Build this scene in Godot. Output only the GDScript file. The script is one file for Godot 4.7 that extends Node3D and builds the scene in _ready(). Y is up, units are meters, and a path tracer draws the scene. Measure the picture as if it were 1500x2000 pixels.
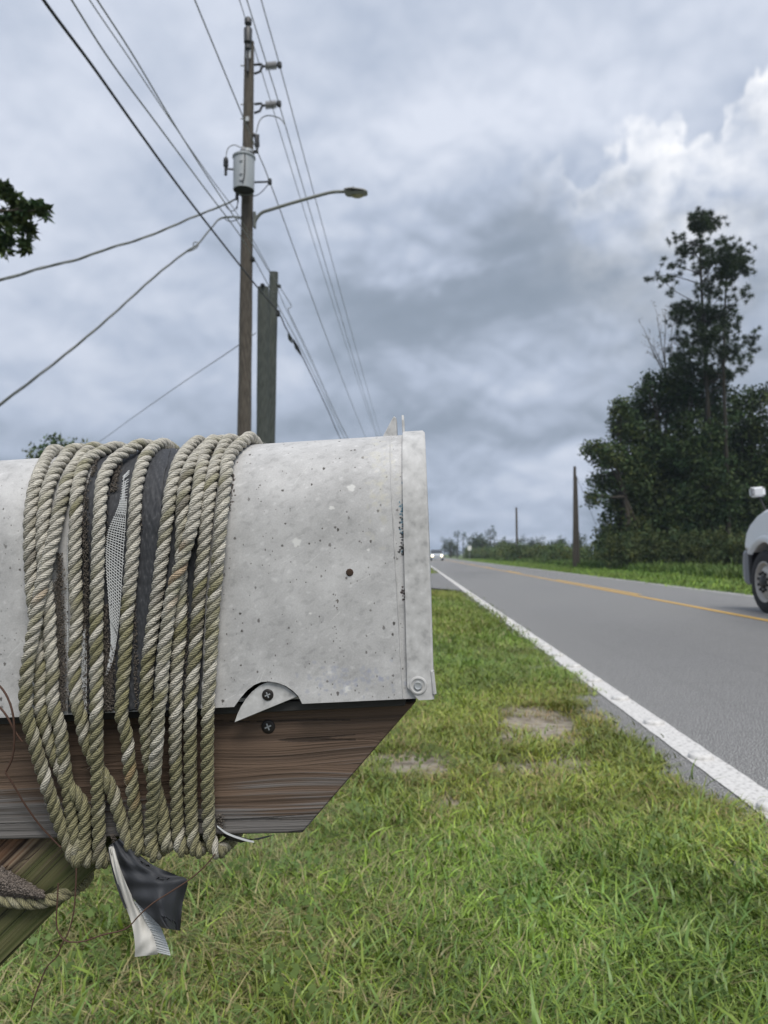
extends Node3D
# A weathered mailbox lashed with rope beside a two-lane country road. Metres, y up, the road runs along -z.

const F := 1502.0                        # focal length of the photograph in its own pixels (1500 x 2000)
var eye := Vector3(0, 0.95, 0)
var view_basis: Basis
var box_frame: Transform3D               # mailbox axes: x along the box to the road, y up, z out of the near side
var box_eye: Vector3
var R := 0.083                           # radius of the mailbox arch
var ys := 0.155                          # height of its straight side
var RB := 0.0059                         # rope radius
var used := {}
var M := {}
var rng := RandomNumberGenerator.new()

# ------------------------------------------------------------------ helpers
func ray(px: float, py: float) -> Vector3:
	return view_basis * Vector3((px - 750.0) / F, -(py - 1000.0) / F, -1.0)

func at(px: float, py: float, depth: float) -> Vector3:
	return eye + ray(px, py) * depth

func on_level(px: float, py: float, y := 0.0) -> Vector3:
	var r := ray(px, py)
	return eye + r * ((y - eye.y) / r.y)

func on_side(px: float, py: float, x: float) -> Vector3:     # where the sight line meets the upright plane at x
	var r := ray(px, py)
	return eye + r * ((x - eye.x) / r.x)

func pixel(p: Vector3) -> Vector2:
	var q := view_basis.inverse() * (p - eye)
	return Vector2(750.0 + F * q.x / -q.z, 1000.0 - F * q.y / -q.z)

func plane(px: float, py: float, z := 0.0) -> Vector3:        # a point of the mailbox frame at depth z
	var d := box_frame.basis.inverse() * ray(px, py)
	return box_eye + d * ((z - box_eye.z) / d.z)

func hit(px: float, py: float, off: float) -> Vector3:        # on the skin of box and timber, off metres proud of it
	var d := box_frame.basis.inverse() * ray(px, py)
	var p := box_eye + d * ((off - box_eye.z) / d.z)
	if p.y > ys:
		var o := Vector2(box_eye.y - ys, box_eye.z + R)
		var e := Vector2(d.y, d.z)
		var a := e.dot(e)
		var b := o.dot(e)
		var c := o.dot(o) - (R + off) * (R + off)
		var disc := b * b - a * c
		var t := (-b - sqrt(maxf(disc, 0.0))) / a
		p = box_eye + d * t
		if disc < 0.0:
			var q := Vector2(p.y - ys, p.z + R).normalized() * (R + off)
			p = Vector3(p.x, ys + q.x, q.y - R)
	elif p.y < 0.0:
		for k in 4:
			var z := off - 0.02 * clampf(-p.y / 0.1, 0.0, 1.0)
			p = box_eye + d * ((z - box_eye.z) / d.z)
	return p

func lin(r: float, g: float, b: float) -> Color:
	return Color(r, g, b).linear_to_srgb()

func mat(called: String, r: float, g: float, b: float, rough := 0.85, metal := 0.0) -> StandardMaterial3D:
	var m := StandardMaterial3D.new()
	m.resource_name = called
	m.albedo_color = lin(r, g, b)
	m.roughness = rough
	m.metallic = metal
	M[called] = m
	return m

func noise(seed_: int, freq: float, octaves := 4) -> FastNoiseLite:
	var n := FastNoiseLite.new()
	n.seed = seed_
	n.frequency = freq
	n.noise_type = FastNoiseLite.TYPE_SIMPLEX_SMOOTH
	n.fractal_type = FastNoiseLite.FRACTAL_FBM
	n.fractal_octaves = octaves
	return n

func ramp_tex(seed_: int, freq: float, octaves: int, size: int, stops: Array, squeeze := 1.0) -> ImageTexture:
	# seamless noise run through a ramp of [position, linear colour]
	var n := noise(seed_, freq, octaves)
	var im := n.get_seamless_image(size, size)
	im.convert(Image.FORMAT_L8)
	var src := im.get_data()
	var g := Gradient.new()
	var off := PackedFloat32Array()
	var col := PackedColorArray()
	for s in stops:
		off.append(s[0])
		col.append((s[1] as Color).linear_to_srgb())
	g.offsets = off
	g.colors = col
	var lut: Array[PackedByteArray] = []
	for i in 256:
		var t: float = clampf((i / 255.0 - 0.5) * squeeze + 0.5, 0.0, 1.0)
		var c := g.sample(t)
		lut.append(PackedByteArray([int(c.r * 255), int(c.g * 255), int(c.b * 255)]))
	var out := PackedByteArray()
	out.resize(size * size * 3)
	for i in src.size():
		var l := lut[src[i]]
		out[i * 3] = l[0]
		out[i * 3 + 1] = l[1]
		out[i * 3 + 2] = l[2]
	return ImageTexture.create_from_image(Image.create_from_data(size, size, false, Image.FORMAT_RGB8, out))

class Shape:
	var v := PackedVector3Array()
	var n := PackedVector3Array()
	var uv := PackedVector2Array()
	var c := PackedColorArray()
	var i := PackedInt32Array()
	var tint := Color.WHITE

	func p(a: Vector3, nn: Vector3, t := Vector2.ZERO) -> int:
		v.append(a)
		n.append(nn)
		uv.append(t)
		c.append(tint)
		return v.size() - 1

	func tri(a: int, b: int, d: int) -> void:
		var f := (v[b] - v[a]).cross(v[d] - v[a])
		i.append(a)
		if f.dot(n[a] + n[b] + n[d]) > 0.0:
			i.append(d)
			i.append(b)
		else:
			i.append(b)
			i.append(d)

	func quad(a: int, b: int, d: int, e: int) -> void:
		tri(a, b, d)
		tri(a, d, e)

	func face(a: Vector3, b: Vector3, d: Vector3, e: Vector3, out: Vector3) -> void:
		var nn := (b - a).cross(d - a).normalized()
		if nn.dot(out) < 0.0:
			nn = -nn
		var s := (b - a).length()
		var h := (e - a).length()
		quad(p(a, nn, Vector2(0, 0)), p(b, nn, Vector2(s, 0)), p(d, nn, Vector2(s, h)), p(e, nn, Vector2(0, h)))

	func box(t: Transform3D, size: Vector3, bevel := 0.0) -> void:
		# a box with chamfered edges
		var h := size * 0.5
		var b := minf(bevel, minf(h.x, minf(h.y, h.z)) * 0.9)
		var k := h - Vector3(b, b, b)
		for ax in 3:
			var u := (ax + 1) % 3
			var w := (ax + 2) % 3
			for s in [-1.0, 1.0]:
				var q: Array[Vector3] = []
				for e in [[-1, -1], [1, -1], [1, 1], [-1, 1]]:
					var a := Vector3.ZERO
					a[ax] = h[ax] * s
					a[u] = k[u] * e[0]
					a[w] = k[w] * e[1]
					q.append(t * a)
				var o := Vector3.ZERO
				o[ax] = s
				face(q[0], q[1], q[2], q[3], t.basis * o)
			if b > 0.0:
				for s1 in [-1.0, 1.0]:
					for s2 in [-1.0, 1.0]:
						var q: Array[Vector3] = []
						for e in [[0, -1], [0, 1], [1, 1], [1, -1]]:
							var a := Vector3.ZERO
							a[ax] = k[ax] * e[1]
							a[u] = (h[u] if e[0] == 0 else k[u]) * s1
							a[w] = (k[w] if e[0] == 0 else h[w]) * s2
							q.append(t * a)
						var o := Vector3.ZERO
						o[u] = s1
						o[w] = s2
						face(q[0], q[1], q[2], q[3], t.basis * o)

	func tube(pts: PackedVector3Array, radii: PackedFloat32Array, sides := 6, cap := true) -> void:
		var last := Vector3.ZERO
		var side := Vector3.ZERO
		var rows: Array[int] = []
		var run := 0.0
		for k in pts.size():
			var d := (pts[mini(k + 1, pts.size() - 1)] - pts[maxi(k - 1, 0)]).normalized()
			if k == 0:
				side = d.cross(Vector3.UP if absf(d.y) < 0.9 else Vector3.RIGHT).normalized()
			else:
				side = (side - d * side.dot(d)).normalized()
				run += (pts[k] - pts[k - 1]).length()
			last = d
			var up := d.cross(side)
			var r: float = radii[k] if radii.size() > 1 else radii[0]
			rows.append(v.size())
			for j in sides + 1:
				var a := TAU * j / sides
				var nn := side * cos(a) + up * sin(a)
				p(pts[k] + nn * r, nn, Vector2(float(j) / sides, run))
		for k in pts.size() - 1:
			for j in sides:
				quad(rows[k] + j, rows[k] + j + 1, rows[k + 1] + j + 1, rows[k + 1] + j)
		if cap:
			for e in [0, pts.size() - 1]:
				var d: Vector3 = (pts[0] - pts[1]).normalized() if e == 0 else last
				var m := p(pts[e], d, Vector2(0.5, run * (0.0 if e == 0 else 1.0)))
				var ring: Array[int] = []
				for j in sides:
					ring.append(p(v[rows[e] + j], d, Vector2(0.5, 0.5)))
				for j in sides:
					tri(m, ring[j], ring[(j + 1) % sides])

	func lathe(t: Transform3D, prof: Array, sides := 20, hard := 0.7) -> void:
		# prof: [radius, height] pairs turned about the y axis
		for k in prof.size() - 1:
			var a := Vector2(prof[k][0], prof[k][1])
			var b := Vector2(prof[k + 1][0], prof[k + 1][1])
			var d := (b - a).normalized()
			var na := Vector2(d.y, -d.x)
			var n0 := na
			var n1 := na
			if k > 0:
				var e := (a - Vector2(prof[k - 1][0], prof[k - 1][1])).normalized()
				var nb := Vector2(e.y, -e.x)
				if nb.dot(na) > hard:
					n0 = (na + nb).normalized()
			if k < prof.size() - 2:
				var e := (Vector2(prof[k + 2][0], prof[k + 2][1]) - b).normalized()
				var nb := Vector2(e.y, -e.x)
				if nb.dot(na) > hard:
					n1 = (na + nb).normalized()
			var row := v.size()
			for j in sides + 1:
				var an := TAU * j / sides
				var o := Vector3(cos(an), 0, sin(an))
				p(t * (o * a.x + Vector3(0, a.y, 0)), (t.basis * (o * n0.x + Vector3(0, n0.y, 0))).normalized(), Vector2(float(j) / sides, a.y))
				p(t * (o * b.x + Vector3(0, b.y, 0)), (t.basis * (o * n1.x + Vector3(0, n1.y, 0))).normalized(), Vector2(float(j) / sides, b.y))
			for j in sides:
				quad(row + j * 2, row + j * 2 + 1, row + j * 2 + 3, row + j * 2 + 2)

	func prism(t: Transform3D, poly: PackedVector2Array, z0: float, z1: float, bevel := 0.0, smooth := 0.8) -> void:
		# a polygon in x and y given depth from z0 to z1, its rims chamfered
		var m := poly.size()
		var area := 0.0
		for k in m:
			area += poly[k].cross(poly[(k + 1) % m])
		var sgn := 1.0 if area > 0.0 else -1.0
		var en: Array[Vector2] = []
		for k in m:
			var d := (poly[(k + 1) % m] - poly[k]).normalized()
			en.append(Vector2(d.y, -d.x) * sgn)
		var inner := PackedVector2Array()
		for k in m:
			var b := en[(k + m - 1) % m] + en[k]
			b = b.normalized() / maxf(0.4, b.normalized().dot(en[k]))
			inner.append(poly[k] - b * bevel)
		var idx := Geometry2D.triangulate_polygon(inner)
		for e in [[z0, -1.0], [z1, 1.0]]:
			var base := v.size()
			for q in inner:
				p(t * Vector3(q.x, q.y, e[0]), t.basis * Vector3(0, 0, e[1]), q)
			for k in range(0, idx.size(), 3):
				tri(base + idx[k], base + idx[k + 1], base + idx[k + 2])
		var lo := minf(z0, z1)
		var hi := maxf(z0, z1)
		for k in m:
			var k2 := (k + 1) % m
			var n0 := en[k]
			var n1 := en[k]
			if en[(k + m - 1) % m].dot(n0) > smooth:
				n0 = (n0 + en[(k + m - 1) % m]).normalized()
			if en[k2].dot(n1) > smooth:
				n1 = (n1 + en[k2]).normalized()
			var s0 := t.basis * Vector3(n0.x, n0.y, 0)
			var s1 := t.basis * Vector3(n1.x, n1.y, 0)
			var l := (poly[k2] - poly[k]).length()
			quad(p(t * Vector3(poly[k].x, poly[k].y, lo + bevel), s0, Vector2(0, lo)), p(t * Vector3(poly[k2].x, poly[k2].y, lo + bevel), s1, Vector2(l, lo)), p(t * Vector3(poly[k2].x, poly[k2].y, hi - bevel), s1, Vector2(l, hi)), p(t * Vector3(poly[k].x, poly[k].y, hi - bevel), s0, Vector2(0, hi)))
			if bevel > 0.0:
				for e in [[lo, lo + bevel, -1.0], [hi, hi - bevel, 1.0]]:
					var c0 := (s0 + t.basis * Vector3(0, 0, e[2])).normalized()
					var c1 := (s1 + t.basis * Vector3(0, 0, e[2])).normalized()
					quad(p(t * Vector3(inner[k].x, inner[k].y, e[0]), c0), p(t * Vector3(inner[k2].x, inner[k2].y, e[0]), c1), p(t * Vector3(poly[k2].x, poly[k2].y, e[1]), c1), p(t * Vector3(poly[k].x, poly[k].y, e[1]), c0))

	func mesh() -> ArrayMesh:
		var a := []
		a.resize(Mesh.ARRAY_MAX)
		a[Mesh.ARRAY_VERTEX] = v
		a[Mesh.ARRAY_NORMAL] = n
		a[Mesh.ARRAY_TEX_UV] = uv
		a[Mesh.ARRAY_COLOR] = c
		a[Mesh.ARRAY_INDEX] = i
		var m := ArrayMesh.new()
		m.add_surface_from_arrays(Mesh.PRIMITIVE_TRIANGLES, a)
		return m

func numbered(called: String) -> String:
	if not used.has(called):
		used[called] = 0
		return called
	used[called] += 1
	return "%s_%03d" % [called, used[called]]

func tag(o: Node, label: String, category: String, group := "") -> void:
	o.set_meta("label", label)
	o.set_meta("category", category)
	if group:
		o.set_meta("group", group)

func thing(called: String, label: String, category: String, t := Transform3D.IDENTITY, group := "") -> Node3D:
	var o := Node3D.new()
	o.name = numbered(called)
	add_child(o)
	o.transform = t
	tag(o, label, category, group)
	return o

func part(called: String, s: Shape, m: Material, parent: Node3D) -> MeshInstance3D:
	var o := MeshInstance3D.new()
	o.name = called
	o.mesh = s.mesh()
	o.material_override = m
	parent.add_child(o, true)
	return o

func solo(called: String, s: Shape, m: Material, label: String, category: String, t := Transform3D.IDENTITY, group := "") -> MeshInstance3D:
	var o := MeshInstance3D.new()
	o.name = numbered(called)
	o.mesh = s.mesh()
	o.material_override = m
	add_child(o)
	o.transform = t
	tag(o, label, category, group)
	return o

func struct_(called: String, s: Shape, m: Material) -> MeshInstance3D:
	var o := MeshInstance3D.new()
	o.name = numbered(called)
	o.mesh = s.mesh()
	o.material_override = m
	o.set_meta("kind", "structure")
	add_child(o)
	return o

func smooth_path(pts: PackedVector3Array, step: float) -> PackedVector3Array:
	# Catmull-Rom through the points, then points at even distances
	var fine := PackedVector3Array()
	for k in pts.size() - 1:
		var a := pts[maxi(k - 1, 0)]
		var b := pts[k]
		var c := pts[k + 1]
		var d := pts[mini(k + 2, pts.size() - 1)]
		var m := maxi(4, int((c - b).length() / step))
		for j in m:
			fine.append(b.cubic_interpolate(c, a, d, float(j) / m))
	fine.append(pts[pts.size() - 1])
	var out := PackedVector3Array([fine[0]])
	var left := step
	for k in fine.size() - 1:
		var a := fine[k]
		var l := (fine[k + 1] - a).length()
		var s := 0.0
		while l - s >= left:
			s += left
			out.append(a.lerp(fine[k + 1], s / l))
			left = step
		left -= l - s
	return out

# ------------------------------------------------------------------ ground
func soil_amount(x: float, z: float) -> float:
	# bare patches of the verge
	var most := 0.0
	for b in bare:
		var d: float = Vector2((x - b.x) / b.z, (z - b.y) / b.w).length()
		most = maxf(most, 1.0 - smoothstep(0.55, 1.15, d + 0.3 * patch_noise.get_noise_2d(x * 9.0, z * 9.0)))
	return most

var bare: Array[Vector4] = []
var patch_noise: FastNoiseLite
var lie: FastNoiseLite

func ground_y(x: float, z: float) -> float:
	var n := lie.get_noise_2d(x, z)
	var fade := clampf(12.0 / maxf(1.0, absf(z)), 0.0, 1.0)
	if x < 1.0:
		return -0.02 + n * 0.03 * fade
	if x < 8.6:
		return -0.02 - 0.1 * smoothstep(1.0, 1.25, x)
	return lerpf(-0.12, -0.05, smoothstep(8.6, 9.6, x)) + 0.03 * n

func road_y(x: float) -> float:
	if x < 4.75:
		return 0.06 * (x - 1.26) / 3.49
	return lerpf(0.06, -0.04, (x - 4.75) / 3.2)

func grass_edge(z: float) -> float:
	var w := patch_noise.get_noise_2d(z * 3.0, 7.0) * 0.07 + patch_noise.get_noise_2d(z * 14.0, 3.0) * 0.04
	var gap := smoothstep(2.9, 3.5, -z) * (1.0 - smoothstep(4.7, 5.6, -z))
	return 1.235 - 0.12 * gap + w

# ------------------------------------------------------------------ main
func _ready() -> void:
	rng.seed = 11
	_camera_and_light()
	patch_noise = noise(3, 0.5, 3)
	lie = noise(5, 0.55, 3)
	for b in [[1048, 1402, 0.3, 0.72], [790, 1487, 0.34, 0.27], [890, 1548, 0.15, 0.14], [1090, 1482, 0.26, 0.24], [1000, 1488, 0.17, 0.2], [960, 1440, 0.08, 0.12], [1440, 1690, 0.1, 0.1], [560, 1790, 0.07, 0.05], [300, 1930, 0.12, 0.06]]:
		var q := on_level(b[0], b[1])
		bare.append(Vector4(q.x, q.z, b[2], b[3]))
	_frames()
	_materials()
	_ground_and_road()
	_woods()
	_poles_and_wires()
	_vehicles()
	_mailbox()
	_ropes()
	_tape()
	_small_things()
	_grass()

func _camera_and_light() -> void:
	var cam := Camera3D.new()
	cam.name = "camera"
	cam.position = eye
	var pitch := atan(82.0 / F)
	var yaw := atan(58.0 / sqrt(F * F + 82.0 * 82.0))
	cam.rotation = Vector3(pitch, yaw, 0)
	view_basis = Basis.from_euler(Vector3(pitch, yaw, 0))
	cam.keep_aspect = Camera3D.KEEP_HEIGHT
	cam.fov = rad_to_deg(2.0 * atan(1000.0 / F))
	var lens := CameraAttributesPhysical.new()
	lens.frustum_focal_length = 12.0 * F / 1000.0
	lens.frustum_focus_distance = 0.665
	lens.frustum_near = 0.05
	lens.frustum_far = 4000.0
	lens.exposure_aperture = 8.5
	cam.attributes = lens
	cam.fov = rad_to_deg(2.0 * atan(1000.0 / F))
	cam.near = 0.05
	cam.far = 4000.0
	add_child(cam)
	cam.current = true
	var sun := DirectionalLight3D.new()
	sun.name = "sun"
	sun.light_energy = 0.5
	sun.light_color = Color(1.0, 0.975, 0.94)
	sun.light_angular_distance = 28.0
	sun.rotation_degrees = Vector3(-58, 18, 0)
	sun.shadow_enabled = true
	add_child(sun)
	var e := Environment.new()
	e.background_mode = Environment.BG_SKY
	e.tonemap_mode = Environment.TONE_MAPPER_LINEAR
	e.tonemap_exposure = 1.85
	e.background_energy_multiplier = 0.62
	e.sdfgi_enabled = true
	e.ssao_enabled = true
	e.ssil_enabled = true
	e.fog_enabled = true
	e.fog_density = 0.00045
	e.fog_light_color = Color(0.8, 0.86, 0.93)
	var sky := Sky.new()
	var pan := PanoramaSkyMaterial.new()
	pan.panorama = _clouds()
	sky.sky_material = pan
	e.sky = sky
	var w := WorldEnvironment.new()
	w.name = "world"
	w.environment = e
	add_child(w)

var cn1: FastNoiseLite
var cn2: FastNoiseLite
var cn3: FastNoiseLite
var cn4: FastNoiseLite
const DARK := Vector3(0.235, 0.285, 0.355)
const MID := Vector3(0.42, 0.48, 0.595)
const PALE := Vector3(0.64, 0.685, 0.785)
const WHITE := Vector3(0.90, 0.91, 0.94)

func _billow(az: float, el: float) -> float:
	# rounded heaps with creases between them, flatter towards the horizon
	var x := az * 0.034
	var y := el * 0.05
	var sum := 0.0
	var amp := 1.0
	for k in 4:
		var n := cn4.get_noise_2d(x + k * 17.0, y)
		sum += amp * sqrt(n * n + 0.03)
		amp *= 0.58
		x *= 2.1
		y *= 2.1
	return sum

func _cloud(az: float, el: float) -> Vector3:
	# az and el in degrees, measured from the road's direction and the horizon
	var up := maxf(sin(deg_to_rad(el)), 0.0) + 0.16
	var px := sin(deg_to_rad(az)) * cos(deg_to_rad(el)) / up
	var pz := cos(deg_to_rad(az)) * cos(deg_to_rad(el)) / up
	var wx := cn3.get_noise_2d(px * 1.2, pz * 1.2) * 0.35
	var wz := cn3.get_noise_2d(px * 1.2 + 40.0, pz * 1.2) * 0.35
	var big := cn1.get_noise_2d(px + wx, pz + wz)
	var fine := cn2.get_noise_2d(px + wx * 0.7, pz + wz * 0.7)
	var puff := cn2.get_noise_2d(az * 0.055 + 9.0, el * 0.085) * (1.0 - smoothstep(90.0, 150.0, absf(az)))
	var t := 0.64 + 0.5 * big + 0.3 * fine * smoothstep(4.0, 34.0, el) + 0.2 * puff
	var front := 1.0 - smoothstep(70.0, 120.0, absf(az))
	var lump := _billow(az + 1.2 * fine, el) * front
	var rise := (_billow(az + 1.2 * fine, el) - _billow(az + 1.2 * fine, el + 0.9)) * front
	var low := 1.0 - 0.6 * smoothstep(22.0, 38.0, el)
	t += (0.24 * (lump - 0.62 * front) + 0.38 * rise) * low * lerpf(0.6, 1.0, smoothstep(-18.0, 2.0, az))
	t -= 0.32 * (1.0 - smoothstep(6.0, 30.0, el))
	# the heavy grey bank and the paler tops of this hour
	t -= 0.55 * exp(-pow((az - 3.0 + 4.0 * fine) / 8.5, 2.0) - pow((el - 18.6 + 3.0 * puff + 1.5 * fine) / 2.2, 2.0))
	t -= 0.16 * exp(-pow((az - 14.0) / 8.0, 2.0) - pow((el - 20.5) / 4.0, 2.0))
	t += 0.35 * exp(-pow((az - 7.0) / 9.0, 2.0) - pow((el - 30.0) / 5.0, 2.0))
	t += 0.22 * exp(-pow((az - 9.0) / 6.0, 2.0) - pow((el - 12.0 - 1.5 * fine) / 2.2, 2.0))
	t = maxf(t, 0.12 * exp(minf(0.0, t - 0.12) * 4.0))
	var c := DARK.lerp(MID, clampf(t / 0.5, 0.0, 1.0))
	if t > 0.5:
		c = MID.lerp(PALE, clampf((t - 0.5) / 0.5, 0.0, 1.0))
	# white heaped tops towards the east
	var top := lerpf(26.5, 29.6, clampf((az - 12.0) / 11.0, 0.0, 1.0)) + 3.5 * cn2.get_noise_2d(az * 0.12, 3.0) + 2.6 * cn2.get_noise_2d(az * 0.2, el * 0.2 + 5.0)
	var gain := smoothstep(5.0, 21.0, az) * (1.0 - smoothstep(40.0, 60.0, az))
	var heap := smoothstep(-0.2, 1.1, top - el) * exp(-maxf(0.0, top - el) / lerpf(2.5, 7.0, gain)) * gain
	heap *= clampf(0.75 + 1.2 * cn2.get_noise_2d(az * 0.16 + 20.0, el * 0.2), 0.0, 1.25)
	return c.lerp(WHITE, clampf(heap, 0.0, 1.0))

func _clouds() -> ImageTexture:
	cn1 = noise(21, 0.42, 3)
	cn2 = noise(8, 1.5, 5)
	cn3 = noise(15, 0.8, 2)
	cn4 = noise(29, 1.3, 1)
	var cw := 512
	var small := Image.create(cw, cw / 2, false, Image.FORMAT_RGBF)
	for y in cw / 2:
		for x in cw:
			var el := 90.0 - (y + 0.5) * 360.0 / cw
			var c := Vector3(0.3, 0.32, 0.33)
			if el > -4.0:
				c = _cloud(wrapf((x + 0.5) * 360.0 / cw, -180.0, 180.0), maxf(el, 0.0))
			small.set_pixel(x, y, Color(c.x, c.y, c.z))
	var w := 3072
	small.resize(w, w / 2, Image.INTERPOLATE_CUBIC)
	var k := 360.0 / w
	for y in range(int(44.0 / k), int(91.0 / k)):
		for x in range(int(-40.0 / k), int(38.0 / k)):
			var c := _cloud((x + 0.5) * k, maxf(90.0 - (y + 0.5) * k, 0.0))
			small.set_pixel(posmod(x, w), y, Color(c.x, c.y, c.z))
	return ImageTexture.create_from_image(small)

func _frames() -> void:
	var p0 := at(797, 1365, 0.66)
	var pl := at(0, 1402, 0.678)
	var x := (p0 - pl).normalized()
	var y := (Vector3.UP - x * x.y).normalized()
	box_frame = Transform3D(Basis(x, y, x.cross(y)), p0)
	box_eye = box_frame.affine_inverse() * eye
	var lo := 0.1
	var hi := 0.2
	for k in 30:
		ys = (lo + hi) * 0.5
		if pixel(box_frame * Vector3(-0.006, ys + R, -R)).y > 853.0:
			lo = ys
		else:
			hi = ys
	print("side height ", ys, " eye ", box_eye, " left top ", pixel(box_frame * Vector3(-0.37, ys + R, -R)), " ground ", box_frame.origin)

func _materials() -> void:
	var m := mat("asphalt", 1, 1, 1, 0.93)
	m.albedo_texture = ramp_tex(31, 0.075, 3, 1024, [[0.0, Color(0.05, 0.05, 0.05)], [0.3, Color(0.105, 0.105, 0.105)], [0.55, Color(0.175, 0.175, 0.172)], [0.72, Color(0.26, 0.26, 0.255)], [0.9, Color(0.48, 0.48, 0.47)]], 2.1)
	m.uv1_triplanar = true
	m.uv1_world_triplanar = true
	m.uv1_scale = Vector3(1.3, 1.3, 1.3)
	m.vertex_color_use_as_albedo = true
	m.heightmap_enabled = true
	m.heightmap_texture = m.albedo_texture
	m.heightmap_scale = 0.25
	m = mat("white_paint", 1, 1, 1, 0.7)
	m.albedo_texture = ramp_tex(32, 0.03, 5, 512, [[0.0, Color(0.32, 0.31, 0.3)], [0.25, Color(0.54, 0.53, 0.51)], [0.5, Color(0.62, 0.61, 0.59)], [1.0, Color(0.68, 0.67, 0.65)]], 1.25)
	m.uv1_triplanar = true
	m.uv1_world_triplanar = true
	m.uv1_scale = Vector3(2, 2, 2)
	m = mat("yellow_paint", 1, 1, 1, 0.75)
	m.albedo_texture = ramp_tex(33, 0.03, 5, 512, [[0.0, Color(0.3, 0.22, 0.1)], [0.3, Color(0.58, 0.35, 0.07)], [1.0, Color(0.68, 0.42, 0.09)]], 1.2)
	m.uv1_triplanar = true
	m.uv1_world_triplanar = true
	m = mat("ground", 1, 1, 1, 1.0)
	m.albedo_texture = ramp_tex(34, 0.02, 5, 512, [[0.0, Color(0.55, 0.52, 0.48)], [0.5, Color(0.85, 0.84, 0.8)], [1.0, Color(1, 1, 1)]], 1.7)
	m.uv1_triplanar = true
	m.uv1_world_triplanar = true
	m.uv1_scale = Vector3(1.1, 1.1, 1.1)
	m.vertex_color_use_as_albedo = true
	m.heightmap_enabled = true
	m.heightmap_texture = m.albedo_texture
	m.heightmap_scale = 1.5
	m = mat("grass", 1, 1, 1, 0.48)
	m.vertex_color_use_as_albedo = true
	m.backlight_enabled = true
	m.backlight = Color(0.4, 0.42, 0.2)
	m = mat("verge", 0.72, 0.86, 0.75, 0.6)
	m.vertex_color_use_as_albedo = true
	m.backlight_enabled = true
	m.backlight = Color(0.35, 0.4, 0.2)
	m = mat("weeds", 0.42, 0.55, 0.4, 0.65)
	m.vertex_color_use_as_albedo = true
	m.backlight_enabled = true
	m.backlight = Color(0.25, 0.3, 0.15)
	m = mat("leaves", 1, 1, 1, 0.65)
	m.vertex_color_use_as_albedo = true
	m.backlight_enabled = true
	m.backlight = Color(0.22, 0.25, 0.15)
	m.metallic_specular = 0.3
	m = mat("bark", 1, 1, 1, 0.95)
	m.vertex_color_use_as_albedo = true
	m.albedo_texture = ramp_tex(35, 0.04, 4, 256, [[0.0, Color(0.45, 0.43, 0.4)], [1.0, Color(1, 1, 1)]], 1.6)
	m.uv1_triplanar = true
	m.uv1_scale = Vector3(3, 0.6, 3)
	for w in [["pole_wood", 41, Color(0.05, 0.043, 0.035), Color(0.145, 0.125, 0.1)], ["stub_wood", 42, Color(0.045, 0.053, 0.047), Color(0.11, 0.12, 0.107)]]:
		m = mat(w[0], 1, 1, 1, 0.9)
		m.albedo_texture = ramp_tex(w[1], 0.03, 4, 512, [[0.0, w[2]], [0.35, w[2].lerp(w[3], 0.4)], [1.0, w[3]]], 1.8)
		m.uv1_scale = Vector3(3, 0.22, 1)
	mat("steel", 0.33, 0.35, 0.37, 0.55, 0.3)
	mat("galvanised", 0.42, 0.44, 0.45, 0.5, 0.4)
	mat("dark_rubber", 0.02, 0.021, 0.023, 0.7)
	mat("insulator", 0.05, 0.052, 0.056, 0.5)
	mat("grey_polymer", 0.32, 0.32, 0.33, 0.6)
	mat("transformer_paint", 0.34, 0.37, 0.39, 0.45)
	mat("aluminium_wire", 0.26, 0.27, 0.27, 0.6, 0.3)
	mat("black_cable", 0.025, 0.026, 0.03, 0.6)
	mat("lamp_arm", 0.2, 0.21, 0.19, 0.6, 0.3)
	m = mat("box_metal", 1, 1, 1, 0.72)
	m.albedo_texture = _box_texture()
	m.heightmap_enabled = true
	m.heightmap_texture = ramp_tex(53, 0.012, 2, 256, [[0.0, Color(0, 0, 0)], [1.0, Color(1, 1, 1)]])
	m.heightmap_scale = 0.14
	m.metallic_specular = 0.35
	m = mat("box_plain", 1, 1, 1, 0.72)
	m.albedo_texture = ramp_tex(51, 0.025, 5, 512, [[0.0, Color(0.36, 0.36, 0.355)], [0.3, Color(0.47, 0.47, 0.46)], [0.7, Color(0.53, 0.53, 0.52)], [1.0, Color(0.62, 0.62, 0.61)]], 1.3)
	m.metallic_specular = 0.35
	m.uv1_triplanar = true
	m.uv1_scale = Vector3(6, 6, 6)
	m = mat("timber", 1, 1, 1, 0.88)
	m.albedo_texture = _timber_texture(false)
	m.heightmap_enabled = true
	m.heightmap_texture = _timber_relief
	m.heightmap_scale = 0.1
	m = mat("brace_timber", 1, 1, 1, 0.88)
	m.albedo_texture = _timber_texture(true)
	m.heightmap_enabled = true
	m.heightmap_texture = _timber_relief
	m.heightmap_scale = 0.1
	mat("end_grain", 0.05, 0.045, 0.04, 0.95)
	mat("screw_steel", 0.03, 0.026, 0.024, 0.45, 0.5)
	m = mat("rope", 1, 1, 1, 0.85)
	m.vertex_color_use_as_albedo = true
	m.albedo_texture = _yarn(true)
	m.heightmap_enabled = true
	m.heightmap_texture = _yarn(false)
	m.heightmap_scale = 0.12
	m.rim_enabled = true
	m.rim = 0.25
	m = mat("tape", 1, 1, 1, 0.7)
	m.albedo_texture = ramp_tex(61, 0.05, 5, 512, [[0.0, Color(0.022, 0.024, 0.028)], [0.5, Color(0.036, 0.039, 0.045)], [0.8, Color(0.05, 0.053, 0.06)], [1.0, Color(0.11, 0.11, 0.115)]], 1.2)
	m.uv1_triplanar = true
	m.uv1_scale = Vector3(14, 5, 14)
	m.heightmap_enabled = true
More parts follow.
